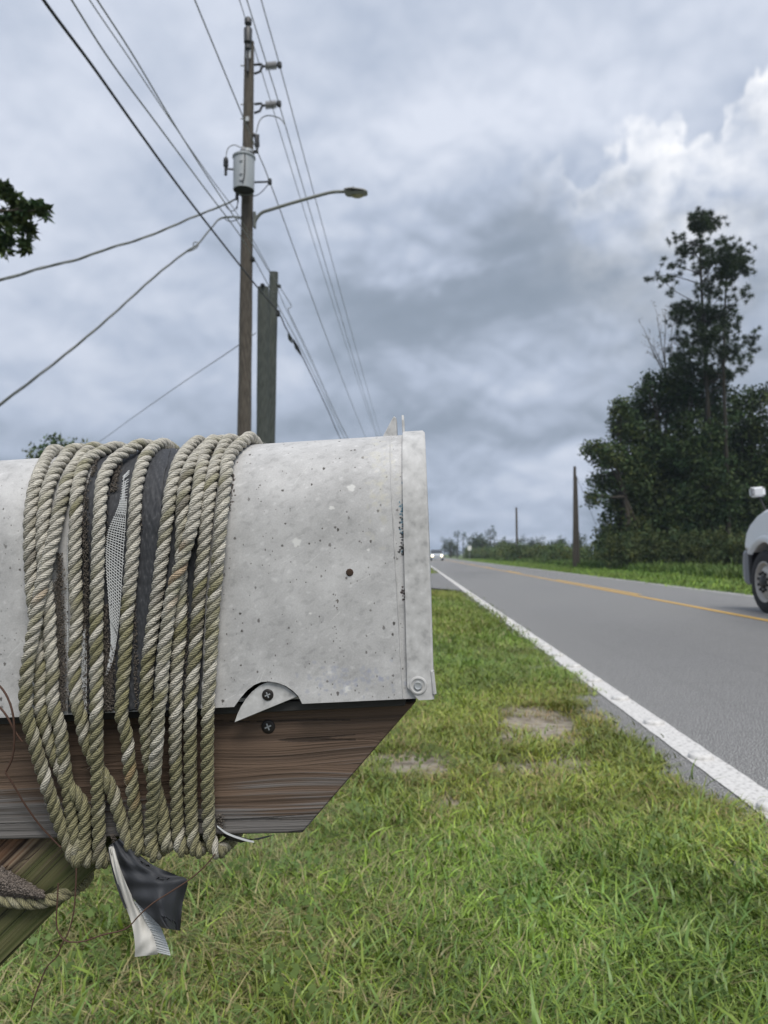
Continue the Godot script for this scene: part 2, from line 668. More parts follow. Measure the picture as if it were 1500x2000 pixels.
	m.heightmap_texture = _weave()
	m.heightmap_scale = 0.03
	mat("tape_smooth", 0.032, 0.035, 0.041, 0.7)
	m = mat("gauze", 0.6, 0.62, 0.62, 0.8)
	m = mat("backing", 0.56, 0.55, 0.51, 0.85)
	mat("dirt", 0.11, 0.095, 0.08, 1.0).vertex_color_use_as_albedo = true
	mat("vine", 0.085, 0.045, 0.03, 0.8)
	mat("truck_white", 0.74, 0.76, 0.78, 0.25).clearcoat_enabled = true
	mat("trim_grey", 0.24, 0.25, 0.265, 0.5)
	mat("tyre", 0.022, 0.022, 0.024, 0.85)
	mat("rim_steel", 0.48, 0.46, 0.43, 0.5, 0.2)
	mat("black_metal", 0.015, 0.015, 0.017, 0.5)
	mat("chrome", 0.6, 0.6, 0.62, 0.2, 1.0)
	var g := mat("glass", 0.03, 0.035, 0.04, 0.05)
	g.metallic_specular = 0.6

func _box_texture() -> ImageTexture:
	# half a metre square of chalked, speckled metal: x along the box, y up its side and over the arch
	var s := 1024
	var a := noise(71, 0.012, 5)
	var b := noise(72, 0.04, 2)
	var c := noise(73, 0.004, 2)
	var d := noise(74, 0.25, 2)
	var im := Image.create(s, s, false, Image.FORMAT_RGB8)
	for y in s:
		for x in s:
			var k := 0.475 + 0.1 * a.get_noise_2d(x, y) + 0.07 * c.get_noise_2d(x, y) + 0.05 * d.get_noise_2d(x, y)
			var blot := b.get_noise_2d(x + y * 0.35, y * 1.25)      # rain blotches
			if blot > 0.25:
				k -= 0.2 * minf(blot - 0.25, 0.3)
			elif blot < -0.42:
				k += 0.25 * (-0.42 - blot)
			k = clampf(k, 0.05, 0.95)
			im.set_pixel(x, y, Color(k, k * 0.998, k * 0.985).linear_to_srgb())
	var r := RandomNumberGenerator.new()
	r.seed = 5
	for q in 1500:                                             # mildew specks
		var rad := 0.8 + 1.7 * pow(r.randf(), 4.0)
		_dab(im, r.randf() * s, r.randf() * s, rad, rad * r.randf_range(0.8, 1.7), Color(0.06, 0.055, 0.05), r.randf_range(0.4, 0.95), r)
	for q in 34:                                               # pale splashes
		var rad := r.randf_range(2.0, 8.0)
		_dab(im, r.randf() * s, r.randf() * s, rad, rad * r.randf_range(0.6, 1.1), Color(0.74, 0.74, 0.71), 0.75, r)
	for q in 60:                                               # scratches
		var x0 := r.randf() * s
		var y0 := r.randf() * s
		var an := r.randf_range(0.4, 1.2)
		for j in int(r.randf_range(10, 60)):
			_dab(im, x0 + cos(an) * j, y0 - sin(an) * j, 0.7, 0.7, Color(0.72, 0.72, 0.70), 0.35, r)
	# marks that can be placed: [pixel x, pixel y, radius, colour, strength, count, spread x, spread y]
	for q in [[787, 1005, 2.2, Color(0.03, 0.12, 0.2), 0.6, 40, 2.5, 30.0], [788, 1040, 1.7, Color(0.03, 0.03, 0.035), 0.8, 30, 3.5, 22.0], [787, 1075, 2.2, Color(0.03, 0.03, 0.03), 0.8, 24, 4.0, 8.0], [788, 1158, 2.2, Color(0.04, 0.03, 0.03), 0.8, 22, 3.5, 8.0], [690, 1325, 4.0, Color(0.33, 0.35, 0.43), 0.35, 90, 42.0, 14.0], [745, 940, 6.0, Color(0.56, 0.54, 0.44), 0.25, 70, 16.0, 60.0], [452, 930, 3.0, Color(0.05, 0.04, 0.035), 0.8, 26, 5.0, 30.0], [657, 1176, 1.6, Color(0.05, 0.04, 0.03), 0.8, 7, 2.0, 5.0]]:
		for j in q[5]:
			var h := hit(q[0] + r.randfn() * q[6], q[1] + r.randfn() * q[7], 0.0)
			var t := _box_uv(h) * s
			_dab(im, t.x, t.y, q[2] * r.randf_range(0.4, 1.2), q[2] * r.randf_range(0.4, 1.2), q[3], q[4], r)
	return ImageTexture.create_from_image(im)

func _box_uv(p: Vector3) -> Vector2:
	var s := p.y
	if p.y > ys:
		s = ys + R * atan2(p.y - ys, p.z + R)
	return Vector2(0.975 + p.x / 0.5, 0.98 - s / 0.5)

func _dab(im: Image, cx: float, cy: float, rx: float, ry: float, col: Color, strength: float, r: RandomNumberGenerator) -> void:
	var w := im.get_width()
	var h := im.get_height()
	var ph := r.randf() * TAU
	for y in range(int(cy - ry * 1.4), int(cy + ry * 1.4) + 1):
		for x in range(int(cx - rx * 1.4), int(cx + rx * 1.4) + 1):
			if x < 0 or y < 0 or x >= w or y >= h:
				continue
			var dx := (x - cx) / rx
			var dy := (y - cy) / ry
			var d := sqrt(dx * dx + dy * dy) + 0.12 * sin(3.0 * atan2(dy, dx) + ph) + 0.1 * sin(5.0 * atan2(dy, dx) - ph)
			var k := strength * (1.0 - smoothstep(0.7, 1.25, d))
			if k > 0.0:
				im.set_pixel(x, y, im.get_pixel(x, y).lerp(col.linear_to_srgb(), k))

var _timber_relief: ImageTexture

func _timber_texture(mossy: bool) -> ImageTexture:
	# grain runs along u; v crosses the board
	var w := 1024
	var h := 320
	var n1 := noise(81 + int(mossy), 0.004, 3)
	var n2 := noise(83, 0.02, 4)
	var n3 := noise(85, 0.05, 3)
	var im := Image.create(w, h, false, Image.FORMAT_RGB8)
	var re := Image.create(w, h, false, Image.FORMAT_L8)
	for y in h:
		for x in w:
			var kx := (x - 774.0) / 120.0
			var ky := (y - 135.0) / 55.0
			var knot := exp(-(kx * kx + ky * ky))
			var yy := y + 5.0 * n1.get_noise_2d(x * 0.5, y * 0.5) + (0.0 if mossy else (16.0 if ky > 0.0 else -16.0) * knot)
			var ring := sin(yy * 0.17 + 1.6 * n1.get_noise_2d(x * 0.08, yy * 1.5))
			var fib := n2.get_noise_2d(x * 0.09, yy * 5.0)
			var fine := n3.get_noise_2d(x * 0.12, yy * 9.0)
			var grey := 0.13 + 0.016 * ring + 0.045 * fib + 0.03 * fine
			var col := Color(grey * 1.03, grey * 0.97, grey * 0.92)
			var brown := Color(0.125, 0.084, 0.058) * (0.92 + 0.16 * ring + 0.38 * fib + 0.22 * fine)
			var worn := n1.get_noise_2d(x * 0.5 + 300.0, yy * 1.5) * 0.35 + fib * 0.25
			if mossy:
				col = Color(0.2, 0.15, 0.1) * (0.75 + 0.4 * ring + 0.8 * fib)
				brown = Color(0.17, 0.09, 0.05) * (0.8 + 0.4 * ring + 0.8 * fib)
				col = col.lerp(brown, 1.0 - smoothstep(0.25, 0.5, y / float(h) + worn))
				col = col.lerp(Color(0.07, 0.085, 0.022), smoothstep(0.5, 0.75, y / float(h) + 0.9 * worn) * 0.8)
			else:
				col = col.lerp(brown, 1.0 - smoothstep(0.5, 0.75, y / float(h) + worn))
			var crack := absf(n1.get_noise_2d(x * 0.22 + 900.0, yy * 2.6))
			if crack < 0.018 and n2.get_noise_2d(x * 0.12, 5.0 + floorf(yy / 30.0)) > 0.05:
				col = col * 0.4
			im.set_pixel(x, y, Color(clampf(col.r, 0.01, 1), clampf(col.g, 0.01, 1), clampf(col.b, 0.008, 1)).linear_to_srgb())
			var rl := clampf(0.5 + 0.2 * ring + 0.5 * fib + 0.2 * fine - (0.5 if crack < 0.012 else 0.0), 0.0, 1.0)
			re.set_pixel(x, y, Color(rl, rl, rl))
	_timber_relief = ImageTexture.create_from_image(re)
	return ImageTexture.create_from_image(im)

func _yarn(colour: bool) -> ImageTexture:
	# yarns that cross a strand: seven turns round it, seamless in both directions
	var s := 256
	var n := noise(91, 0.03, 3)
	var nn := n.get_seamless_image(s, s)
	nn.convert(Image.FORMAT_L8)
	var im := Image.create(s, s, false, Image.FORMAT_RGB8 if colour else Image.FORMAT_L8)
	for y in s:
		for x in s:
			var w := nn.get_pixel(x, y).r - 0.5
			var ph := 7.0 * x / s - 8.0 * y / s + w * 0.5
			var k := absf(sin(PI * ph))
			var id := posmod(floori(ph), 8)
			if colour:
				var c := 0.86 + 0.14 * sin(id * 2.4) + 0.35 * w
				im.set_pixel(x, y, Color(c, c, c).linear_to_srgb())
			else:
				var hgt := clampf(sqrt(k) * 0.9 + w * 0.3, 0.0, 1.0)
				im.set_pixel(x, y, Color(hgt, hgt, hgt))
	return ImageTexture.create_from_image(im)

func _weave() -> ImageTexture:
	var s := 128
	var im := Image.create(s, s, false, Image.FORMAT_L8)
	for y in s:
		for x in s:
			var k := 0.5 + 0.25 * sin(TAU * x * 8.0 / s) + 0.25 * sin(TAU * y * 8.0 / s)
			im.set_pixel(x, y, Color(k, k, k))
	return ImageTexture.create_from_image(im)

func _ground_and_road() -> void:
	# one sheet of ground, fine near the camera and coarse far off
	var xs: Array[float] = [-900, -400, -200, -100, -60, -40, -25, -16, -10, -7, -5, -4]
	var x := -3.5
	while x < 1.6:
		xs.append(x)
		x += 0.07
	xs.append_array([2.5, 5.0, 8.0, 8.4, 8.7, 9.0, 9.4, 9.8, 10.5, 11.5, 13, 15, 18, 22, 28, 40, 60, 100, 200, 400, 900])
	var zs: Array[float] = [400, 100, 40, 15, 6, 3, 1, 0, -0.6]
	var z := -1.1
	while z > -12.0:
		zs.append(z)
		z -= 0.07 * maxf(1.0, -z / 4.0)
	zs.append_array([-12, -13.5, -15, -17, -20, -23, -27, -32, -38, -45, -55, -70, -90, -120, -160, -250, -500, -1000, -2000, -3500])
	var s := Shape.new()
	for j in zs.size():
		for i in xs.size():
			var soil := soil_amount(xs[i], zs[j]) if zs[j] > -13.0 and xs[i] > -4.0 else 0.0
			var n := patch_noise.get_noise_2d(xs[i] * 1.7, zs[j] * 1.7)
			var green := Color(0.075, 0.082, 0.035).lerp(Color(0.14, 0.125, 0.075), clampf(0.4 + n, 0.0, 1.0))
			if zs[j] < -14.0 or xs[i] > 8.2:
				green = Color(0.11, 0.16, 0.05)
			s.tint = green.lerp(Color(0.33, 0.295, 0.25), soil)
			s.p(Vector3(xs[i], ground_y(xs[i], zs[j]) - 0.02 * soil, zs[j]), Vector3.UP, Vector2(xs[i], zs[j]))
	for j in zs.size() - 1:
		for i in xs.size() - 1:
			var k := j * xs.size() + i
			s.quad(k, k + 1, k + 1 + xs.size(), k + xs.size())
	struct_("ground", s, M.ground)
	# the carriageway, crowned, with its markings as parts
	s = Shape.new()
	var across := [0.98, 1.26, 2.4, 3.6, 4.75, 5.9, 7.0, 7.95, 8.3]
	var along: Array[float] = [60, 20, 6, 2, 0]
	z = -1.0
	while z > -60.0:
		along.append(z)
		z -= 0.4 * maxf(1.0, -z / 10.0)
	along.append_array([-80, -110, -150, -220, -400, -800, -1600])
	for j in along.size():
		for a in across:
			var q := patch_noise.get_noise_2d(a * 0.8, along[j] * 0.12)
			var wheel := exp(-pow((a - 2.4) / 0.5, 2.0)) + exp(-pow((a - 3.6) / 0.5, 2.0))
			var k := 1.12 + 0.28 * q - 0.11 * wheel
			s.tint = Color(k, k, k * 1.01)
			var xx: float = a + (0.05 * patch_noise.get_noise_2d(along[j] * 9.0, 1.0) if a < 1.0 else 0.0)
			s.p(Vector3(xx, road_y(a), along[j]), Vector3.UP)
	for j in along.size() - 1:
		for i in across.size() - 1:
			var k := j * across.size() + i
			s.quad(k, k + 1, k + 1 + across.size(), k + across.size())
	var road := struct_("road", s, M.asphalt)
	_stripe("edge_line", M.white_paint, road, 1.262, 1.41, 40, -1200, 0.005)
	_stripe("edge_line", M.white_paint, road, 7.82, 7.94, 40, -1200, 0.005)
	var near_line: Node3D = road.get_child(0)
	var b := Shape.new()
	b.lathe(Transform3D.IDENTITY, [[0.056, 0.0], [0.0555, 0.014], [0.05, 0.021], [0.024, 0.0235], [0.0, 0.024]], 16, 0.3)
	var bm := b.mesh()
	z = -0.8
	while z > -45.0:
		var o := MeshInstance3D.new()
		o.name = "raised_bump"
		o.mesh = bm
		o.material_override = M.white_paint
		near_line.add_child(o, true)
		o.position = Vector3(1.336 + rng.randf_range(-0.008, 0.008), road_y(1.343) + 0.004, z)
		z -= 0.72
	_stripe("centre_line", M.yellow_paint, road, 4.66, 4.78, 40, -1200, 0.006)
	for d in [[-17.2, -27.0], [-36.0, -41.0], [-49, -54], [-63, -68], [-77, -82], [-92, -97], [-110, -115]]:
		_stripe("centre_dash", M.yellow_paint, road, 4.9, 5.03, d[0], d[1], 0.006)
	# a driveway crosses the verge farther on
	s = Shape.new()
	for q in [[-30, -0.006, -20.5], [-3, -0.004, -21.6], [0.2, 0.0, -21.9], [1.25, 0.006, -19.8]]:
		s.tint = Color(0.92, 0.92, 0.92)
		s.p(Vector3(q[0], q[1] + 0.012, q[2]), Vector3.UP)
		s.p(Vector3(q[0], q[1] + 0.012, -37.0 - (q[2] + 21.0) * 0.8), Vector3.UP)
	for k in 3:
		s.quad(k * 2, k * 2 + 1, k * 2 + 3, k * 2 + 2)
	struct_("driveway", s, M.asphalt)

func _stripe(called: String, m: Material, road: Node3D, x0: float, x1: float, z0: float, z1: float, lift: float) -> void:
	var s := Shape.new()
	var z := z0
	var row := 0
	while true:
		var w0 := 0.006 * patch_noise.get_noise_2d(z * 11.0, x0 * 50.0)
		var w1 := 0.006 * patch_noise.get_noise_2d(z * 11.0, x1 * 50.0 + 9.0)
		s.p(Vector3(x0 + w0, road_y(x0) + lift, z), Vector3.UP)
		s.p(Vector3(x1 + w1, road_y(x1) + lift, z), Vector3.UP)
		if row > 0:
			s.quad(row * 2 - 2, row * 2 - 1, row * 2 + 1, row * 2)
		row += 1
		if z <= z1:
			break
		var step := 0.06 if z > -8.0 and z < 0.0 else (0.5 if z > -40.0 else 20.0)
		z = maxf(z - step, z1)
	part(called, s, m, road)

# ------------------------------------------------------------------ trees
func leaf(s: Shape, p: Vector3, d: Vector3, up: Vector3, l: float, w: float) -> void:
	var side := d.cross(up).normalized() * w * 0.5
	var n := side.cross(d).normalized()
	if n.y < 0.0:
		n = -n
	var a := s.p(p, n)
	var b := s.p(p + d * l * 0.45 + side, n)
	var c := s.p(p + d * l, n)
	var e := s.p(p + d * l * 0.45 - side, n)
	s.quad(a, b, c, e)

func ball(r: RandomNumberGenerator) -> Vector3:
	return Vector3(r.randfn(), r.randfn(), r.randfn()).normalized()

func leafy(s: Shape, centre: Vector3, size: Vector3, count: int, l: float, base: Color, r: RandomNumberGenerator, clump := 0.35) -> void:
	# leaves gathered on small sprays through the shell of a lobe
	var sprays := maxi(4, count / 22)
	for k in sprays:
		var d := ball(r)
		var q := centre + Vector3(d.x * size.x, d.y * size.y, d.z * size.z) * pow(r.randf(), 0.4) * r.randf_range(0.75, 1.12)
		var shade := r.randf_range(0.65, 1.35)
		var hue := r.randf_range(-0.2, 0.2)
		for j in 22:
			var o := ball(r) * clump * pow(r.randf(), 0.5)
			var kk := shade * r.randf_range(0.75, 1.3)
			s.tint = Color(base.r * kk * (1.0 + hue), base.g * kk, base.b * kk * (1.0 - hue))
			leaf(s, q + o, (ball(r) + Vector3(0, -0.25, 0) + d * 0.5).normalized(), ball(r), l * r.randf_range(0.45, 1.35), l * r.randf_range(0.35, 0.65))

func limb(s: Shape, a: Vector3, b: Vector3, r0: float, r1: float, r: RandomNumberGenerator, bow := 0.08, sides := 6) -> PackedVector3Array:
	var pts := PackedVector3Array()
	var rad := PackedFloat32Array()
	var l := (b - a).length()
	var o := ball(r) * l * bow
	for k in 6:
		var t := k / 5.0
		pts.append(a.lerp(b, t) + o * sin(PI * t) + ball(r) * l * 0.012 * float(k > 0 and k < 5))
		rad.append(lerpf(r0, r1, t))
	s.tube(pts, rad, sides)
	return pts

func broadleaf(label: String, foot: Vector3, lobes: Array, leaves_each: int, l: float, base: Color, seed_: int, group := "", trunk_r := 0.16, called := "broadleaf_tree") -> Node3D:
	# lobes: [centre from the foot, half sizes]
	var r := RandomNumberGenerator.new()
	r.seed = seed_
	var t := thing(called, label, "tree" if called.ends_with("tree") else "shrub", Transform3D(Basis.IDENTITY, foot), group)
	var wood := Shape.new()
	wood.tint = Color(0.09, 0.075, 0.06)
	var crown := Shape.new()
	var high := 0.0
	var total := 0.0
	for q in lobes:
		total += q[1].x * q[1].y
		high = maxf(high, (q[0] as Vector3).y)
	var fork: Vector3 = Vector3(lobes[0][0].x * 0.3, high * 0.45, lobes[0][0].z * 0.3)
	limb(wood, Vector3(0, -0.1, 0), fork, trunk_r, trunk_r * 0.7, r, 0.04, 8)
	for q in lobes:
		var pts := limb(wood, fork, q[0], trunk_r * 0.55, trunk_r * 0.12, r)
		for k in 4:
			var d := ball(r)
			limb(wood, pts[3], (q[0] as Vector3) + d * (q[1] as Vector3) * 0.8, trunk_r * 0.22, trunk_r * 0.06, r, 0.1, 4)
		leafy(crown, q[0], q[1], int(leaves_each * lobes.size() * q[1].x * q[1].y / total), l, base, r, l * 2.0)
	part("trunk", wood, M.bark, t)
	part("crown", crown, M.leaves, t)
	return t

func lobe_at(px: float, py: float, depth: float, rx: float, ry: float, foot: Vector3) -> Array:
	var p := at(px, py, depth) - foot
	var k := depth / F
	return [p, Vector3(rx * k, ry * k, rx * k * 0.9)]

func pine(label: String, line: Array, depth: float, r0: float, reach: Array, seed_: int, tufts: int) -> void:
	# line: pixels up the trunk; reach: [pixel y, half width in pixels]
	var r := RandomNumberGenerator.new()
	r.seed = seed_
	var foot := at(line[0][0], line[0][1], depth)
	foot.y = ground_y(foot.x, foot.z)
	var t := thing("pine_tree", label, "tree", Transform3D(Basis.IDENTITY, foot))
	var pts := PackedVector3Array()
	var rad := PackedFloat32Array()
	for k in line.size():
		pts.append(at(line[k][0], line[k][1], depth) - foot)
		rad.append(lerpf(r0, r0 * 0.16, k / float(line.size() - 1)))
	pts[0].y = -0.1
	var wood := Shape.new()
	wood.tint = Color(0.065, 0.055, 0.047)
	wood.tube(pts, rad, 9)
	var crown := Shape.new()
	for k in tufts:
		var f := r.randf()
		var y: float = lerpf(reach[0][0], reach[reach.size() - 1][0], f)
		var w := 0.0
		for j in reach.size() - 1:
			if y >= reach[j][0] and y <= reach[j + 1][0]:
				w = lerpf(reach[j][1], reach[j + 1][1], (y - reach[j][0]) / (reach[j + 1][0] - reach[j][0]))
		var py := y + 20.0
		var q := Vector3.ZERO
		for j in line.size() - 1:
			if py <= line[j][1] and py >= line[j + 1][1]:
				q = pts[j].lerp(pts[j + 1], (line[j][1] - py) / float(line[j][1] - line[j + 1][1]))
		if q == Vector3.ZERO:
			q = pts[pts.size() - 1]
		var an := r.randf() * TAU
		var l := w * depth / F * r.randf_range(0.55, 1.05)
		var tip := q + Vector3(cos(an) * l, 0.35 * l + r.randf_range(0.0, 0.5), sin(an) * l)
		var arm := limb(wood, q, tip, r0 * 0.16, r0 * 0.05, r, 0.07, 4)
		for j in 15:
			var c: Vector3 = arm[clampi(5 - j / 5, 3, 5)] + ball(r) * 0.42 * Vector3(1.2, 0.7, 1.2)
			var shade := r.randf_range(0.7, 1.25)
			for m in 52:
				var d := (ball(r) + Vector3(0, 0.35, 0)).normalized()
				crown.tint = Color(0.042, 0.062, 0.03) * shade * r.randf_range(0.8, 1.25)
				var side := d.cross(ball(r)).normalized() * 0.016
				var nn := side.cross(d).normalized()
				var e := c + d * r.randf_range(0.2, 0.34)
				crown.tri(crown.p(c + side, nn), crown.p(c - side, nn), crown.p(e, nn))
	part("trunk", wood, M.bark, t)
	part("crown", crown, M.leaves, t)

func grounded(px: float, depth: float) -> Vector3:
	var p := at(px, 1082, depth)
	p.y = ground_y(p.x, p.z)
	return p

func _woods() -> void:
	pine("tall pine with open tufted crown rising above the dark wood", [[1397, 1118], [1390, 1000], [1386, 900], [1382, 780], [1374, 640], [1368, 520], [1367, 425]], 46.0, 0.21, [[412, 14], [440, 42], [480, 62], [520, 100], [565, 108], [610, 70], [660, 58], [700, 84], [760, 70]], 3, 58)
	pine("slimmer forked pine close behind the tall pine, leaning outward", [[1424, 1116], [1421, 980], [1417, 850], [1413, 720], [1416, 600], [1420, 510]], 45.5, 0.17, [[500, 26], [540, 52], [600, 55], [650, 78], [700, 88], [745, 72]], 8, 34)
	# the dead, nearly bare tree beside the pine
	var r := RandomNumberGenerator.new()
	r.seed = 77
	var foot := grounded(1300, 50.0)
	var dead := thing("bare_tree", "thin pale half dead tree with bare twigs beside the tall pine", "tree", Transform3D(Basis.IDENTITY, foot))
	var s := Shape.new()
	s.tint = Color(0.26, 0.25, 0.235)
	var fork := at(1302, 740, 50.0) - foot
	limb(s, Vector3(0, -0.1, 0), fork, 0.14, 0.07, r, 0.02, 7)
	var dry := Shape.new()
	for q in [[1256, 640], [1268, 668], [1284, 615], [1300, 605], [1312, 640], [1325, 660], [1276, 690]]:
		var pts := limb(s, fork, at(q[0], q[1], 50.0) - foot, 0.05, 0.014, r, 0.06, 5)
		for k in 7:
			var a := pts[2 + k % 4]
			var e := a + (ball(r) + Vector3(0, 0.9, 0)) * 0.5
			limb(s, a, e, 0.016, 0.008, r, 0.1, 4)
			for j in 5:
				dry.tint = Color(0.12, 0.1, 0.06) * r.randf_range(0.7, 1.3)
				leaf(dry, e + ball(r) * 0.2, ball(r), ball(r), 0.1, 0.06)
	part("trunk", s, M.bark, dead)
	part("crown", dry, M.leaves, dead)
	# the wood's edge
	var deep := Color(0.042, 0.066, 0.024)
	var mid := Color(0.06, 0.085, 0.03)
	var spec := [
		["spreading oak at the wood's end with boughs reaching over the verge", 1235, 47.0, [[1190, 890, 32, 26], [1160, 878, 18, 13], [1222, 838, 30, 34], [1208, 800, 17, 18], [1178, 940, 28, 18], [1162, 972, 20, 9], [1240, 930, 48, 60], [1226, 1000, 46, 52], [1205, 1050, 36, 36], [1255, 1050, 52, 48]], 1250, mid],
		["dense dark tree beneath the bare pale twigs", 1290, 49.0, [[1296, 760, 34, 34], [1262, 748, 20, 18], [1256, 800, 30, 36], [1330, 715, 24, 22], [1325, 790, 44, 52], [1290, 880, 62, 70], [1310, 980, 62, 75]], 1350, deep],
		["dense dark tree wrapping the foot of the tall pine", 1365, 46.5, [[1330, 1000, 55, 60], [1400, 1040, 50, 50], [1355, 760, 34, 36], [1395, 735, 24, 26], [1400, 800, 40, 52], [1360, 870, 58, 70], [1390, 960, 60, 75], [1350, 1040, 60, 55]], 1350, deep],
		["rounded tree behind the slimmer pine on the truck's side of the wood", 1455, 49.0, [[1450, 800, 32, 36], [1490, 772, 26, 22], [1470, 830, 34, 34], [1440, 890, 55, 60], [1480, 960, 60, 75], [1440, 1040, 56, 55]], 1300, deep],
		["broad tree above the white truck at the wood's edge", 1530, 47.0, [[1530, 810, 48, 55], [1500, 880, 50, 60], [1560, 900, 60, 70], [1520, 990, 64, 80], [1570, 1040, 60, 50]], 1200, mid],
	]
	var k := 0
	for q in spec:
		var f := grounded(q[1], q[2])
		var lobes := []
		for l in q[3]:
			lobes.append(lobe_at(l[0], l[1], q[2] + r.randf_range(-1.2, 1.2), l[2], l[3], f))
		broadleaf(q[0], f, lobes, q[4] * 2, 0.25, q[5], 300 + k, "", 0.2)
		k += 1
	# trees deeper in, one kind
	for q in [[1265, 56.0, 940], [1330, 58.0, 860], [1395, 57.0, 900], [1460, 58.0, 880], [1525, 56.0, 900], [1590, 55.0, 880]]:
		var f := grounded(q[0], q[1])
		var lobes := []
		for j in 4:
			lobes.append(lobe_at(q[0] + r.randf_range(-35, 35), lerpf(q[2], 1050.0, j / 3.0), q[1], 62, 62, f))
		broadleaf("dark tree standing deeper inside the roadside wood", f, lobes, 1500, 0.36, deep, 330 + k, "trees deeper in the wood")
		k += 1
	# undergrowth at the wood's foot
	for q in [[1215, 46.0], [1255, 44.5], [1300, 44.0], [1340, 43.5], [1375, 42.5], [1415, 41.0], [1445, 40.0], [1480, 39.0], [1520, 38.0]]:
		var f := grounded(q[0], q[1])
		broadleaf("low tangled bush at the foot of the wood", f, [[Vector3(0, 0.75, 0), Vector3(1.1, 0.85, 0.8)], [Vector3(0.7, 0.5, 0.2), Vector3(0.8, 0.6, 0.6)], [Vector3(-0.3, 1.5, -0.5), Vector3(0.9, 0.9, 0.7)]], 1200, 0.15, Color(0.068, 0.09, 0.034), 360 + k, "bushes at the wood's foot", 0.04, "roadside_bush")
		k += 1
	# scrub running on beside the road towards the horizon
	for j in 34:
		var d := 60.0 + j * 4.2 + r.randf_range(-1, 1)
		var x := 13.5 + r.randf_range(0.0, 5.0) - d * 0.012
		var f := Vector3(x, ground_y(x, -d), -d)
		var h := r.randf_range(1.0, 2.4)
		broadleaf("bright green scrub bush in the row beyond the far verge", f, [[Vector3(0, h * 0.55, 0), Vector3(1.5, h * 0.6, 1.5)], [Vector3(r.randf_range(0.8, 1.4), h * 0.4, 0.5), Vector3(1.2, h * 0.45, 1.2)]], 1100, 0.24, Color(0.1, 0.135, 0.05) * r.randf_range(0.75, 1.2), 400 + k, "scrub beyond the far verge", 0.05, "roadside_bush")
		k += 1
	# far slender pines over the scrub
	for q in [[868, 190.0, 1052], [893, 170.0, 1040], [905, 170.0, 1042], [917, 165.0, 1052], [942, 160.0, 1050], [957, 150.0, 1032], [964, 152.0, 1040], [1018, 140.0, 1050], [1055, 130.0, 1055], [1098, 110.0, 1056], [880, 185.0, 1056], [1135, 90.0, 1050], [930, 175.0, 1057], [985, 150.0, 1056]]:
		var f := grounded(q[0], q[1])
		var top: Vector3 = at(q[0], q[2], q[1]) - f
		var t := thing("pine_tree", "small slender pine standing over the distant scrub", "tree", Transform3D(Basis.IDENTITY, f), "distant slender pines")
		var w := Shape.new()
		w.tint = Color(0.11, 0.1, 0.085)
		limb(w, Vector3(0, -0.1, 0), top, 0.11, 0.04, r, 0.02, 5)
		var c := Shape.new()
		leafy(c, top * 0.95, Vector3(0.9, 0.8, 0.9), 260, 0.2, Color(0.05, 0.07, 0.032), r, 0.4)
		leafy(c, top * 0.72, Vector3(0.8, 0.9, 0.8), 110 if q[2] < 1045 else 260, 0.2, Color(0.05, 0.07, 0.032), r, 0.4)
		part("trunk", w, M.bark, t)
		part("crown", c, M.leaves, t)
	# far tree line that closes the view
	for j in 26:
		var d := 210.0 + r.randf_range(0, 60)
		var x := 4.0 + j * 3.4 - 30.0 * float(j % 2)
		if absf(x - 4.5) < 6.5:
			x += 14.0
		var f := Vector3(x, ground_y(x, -d), -d)
		var h := r.randf_range(3.5, 6.5)
		broadleaf("far rounded tree in the line where the road ends", f, [[Vector3(0, h * 0.6, 0), Vector3(2.6, h * 0.45, 2.0)], [Vector3(1.8, h * 0.4, 0), Vector3(2.0, h * 0.4, 2.0)]], 800, 0.5, Color(0.05, 0.07, 0.032), 500 + k, "far trees at the road's end", 0.12)
		k += 1
	# the small tree that peeps over the mailbox, and the oak bough hanging in over the verge
	var f := grounded(100, 32.0)
	var lobes := [lobe_at(80, 885, 32, 22, 18, f), lobe_at(112, 868, 32, 20, 16, f), lobe_at(140, 878, 32, 16, 16, f), lobe_at(98, 930, 32, 60, 40, f), lobe_at(90, 985, 32, 70, 45, f)]
	broadleaf("small leafy green tree peeping over the rope end of the mailbox", f, lobes, 900, 0.2, Color(0.08, 0.115, 0.04), 611)
	f = Vector3(-7.9, 0, -9.4)
	f.y = ground_y(f.x, f.z)
	lobes = [lobe_at(-250, 330, 9.0, 180, 150, f), lobe_at(-330, 520, 9.4, 190, 150, f), lobe_at(-150, 440, 8.8, 90, 85, f)]
	var t := broadleaf("dark oak whose leafy bough hangs over the verge by the utility pole", f, lobes, 1600, 0.085, Color(0.035, 0.056, 0.026), 612, "", 0.24)
	var c := Shape.new()
	var w := Shape.new()
	w.tint = Color(0.09, 0.075, 0.06)
	for q in [[8, 378, 13, 18], [24, 392, 11, 12], [55, 402, 12, 13], [70, 396, 7, 8], [85, 412, 7, 10], [12, 425, 16, 14], [38, 420, 10, 10], [52, 445, 11, 11], [20, 458, 12, 12], [48, 476, 8, 9], [8, 482, 9, 10], [-30, 400, 30, 50], [-40, 470, 26, 30]]:
		var l := lobe_at(q[0], q[1], 8.7 + r.randf_range(-0.15, 0.15), q[2], q[3], f)
		limb(w, (lobes[2][0] as Vector3), l[0], 0.02, 0.006, r, 0.1, 5)
		leafy(c, l[0], l[1], 110 if q[0] > 0 else 500, 0.1, Color(0.05, 0.078, 0.03), r, 0.06)
	part("bough", w, M.bark, t)
	part("crown", c, M.leaves, t)

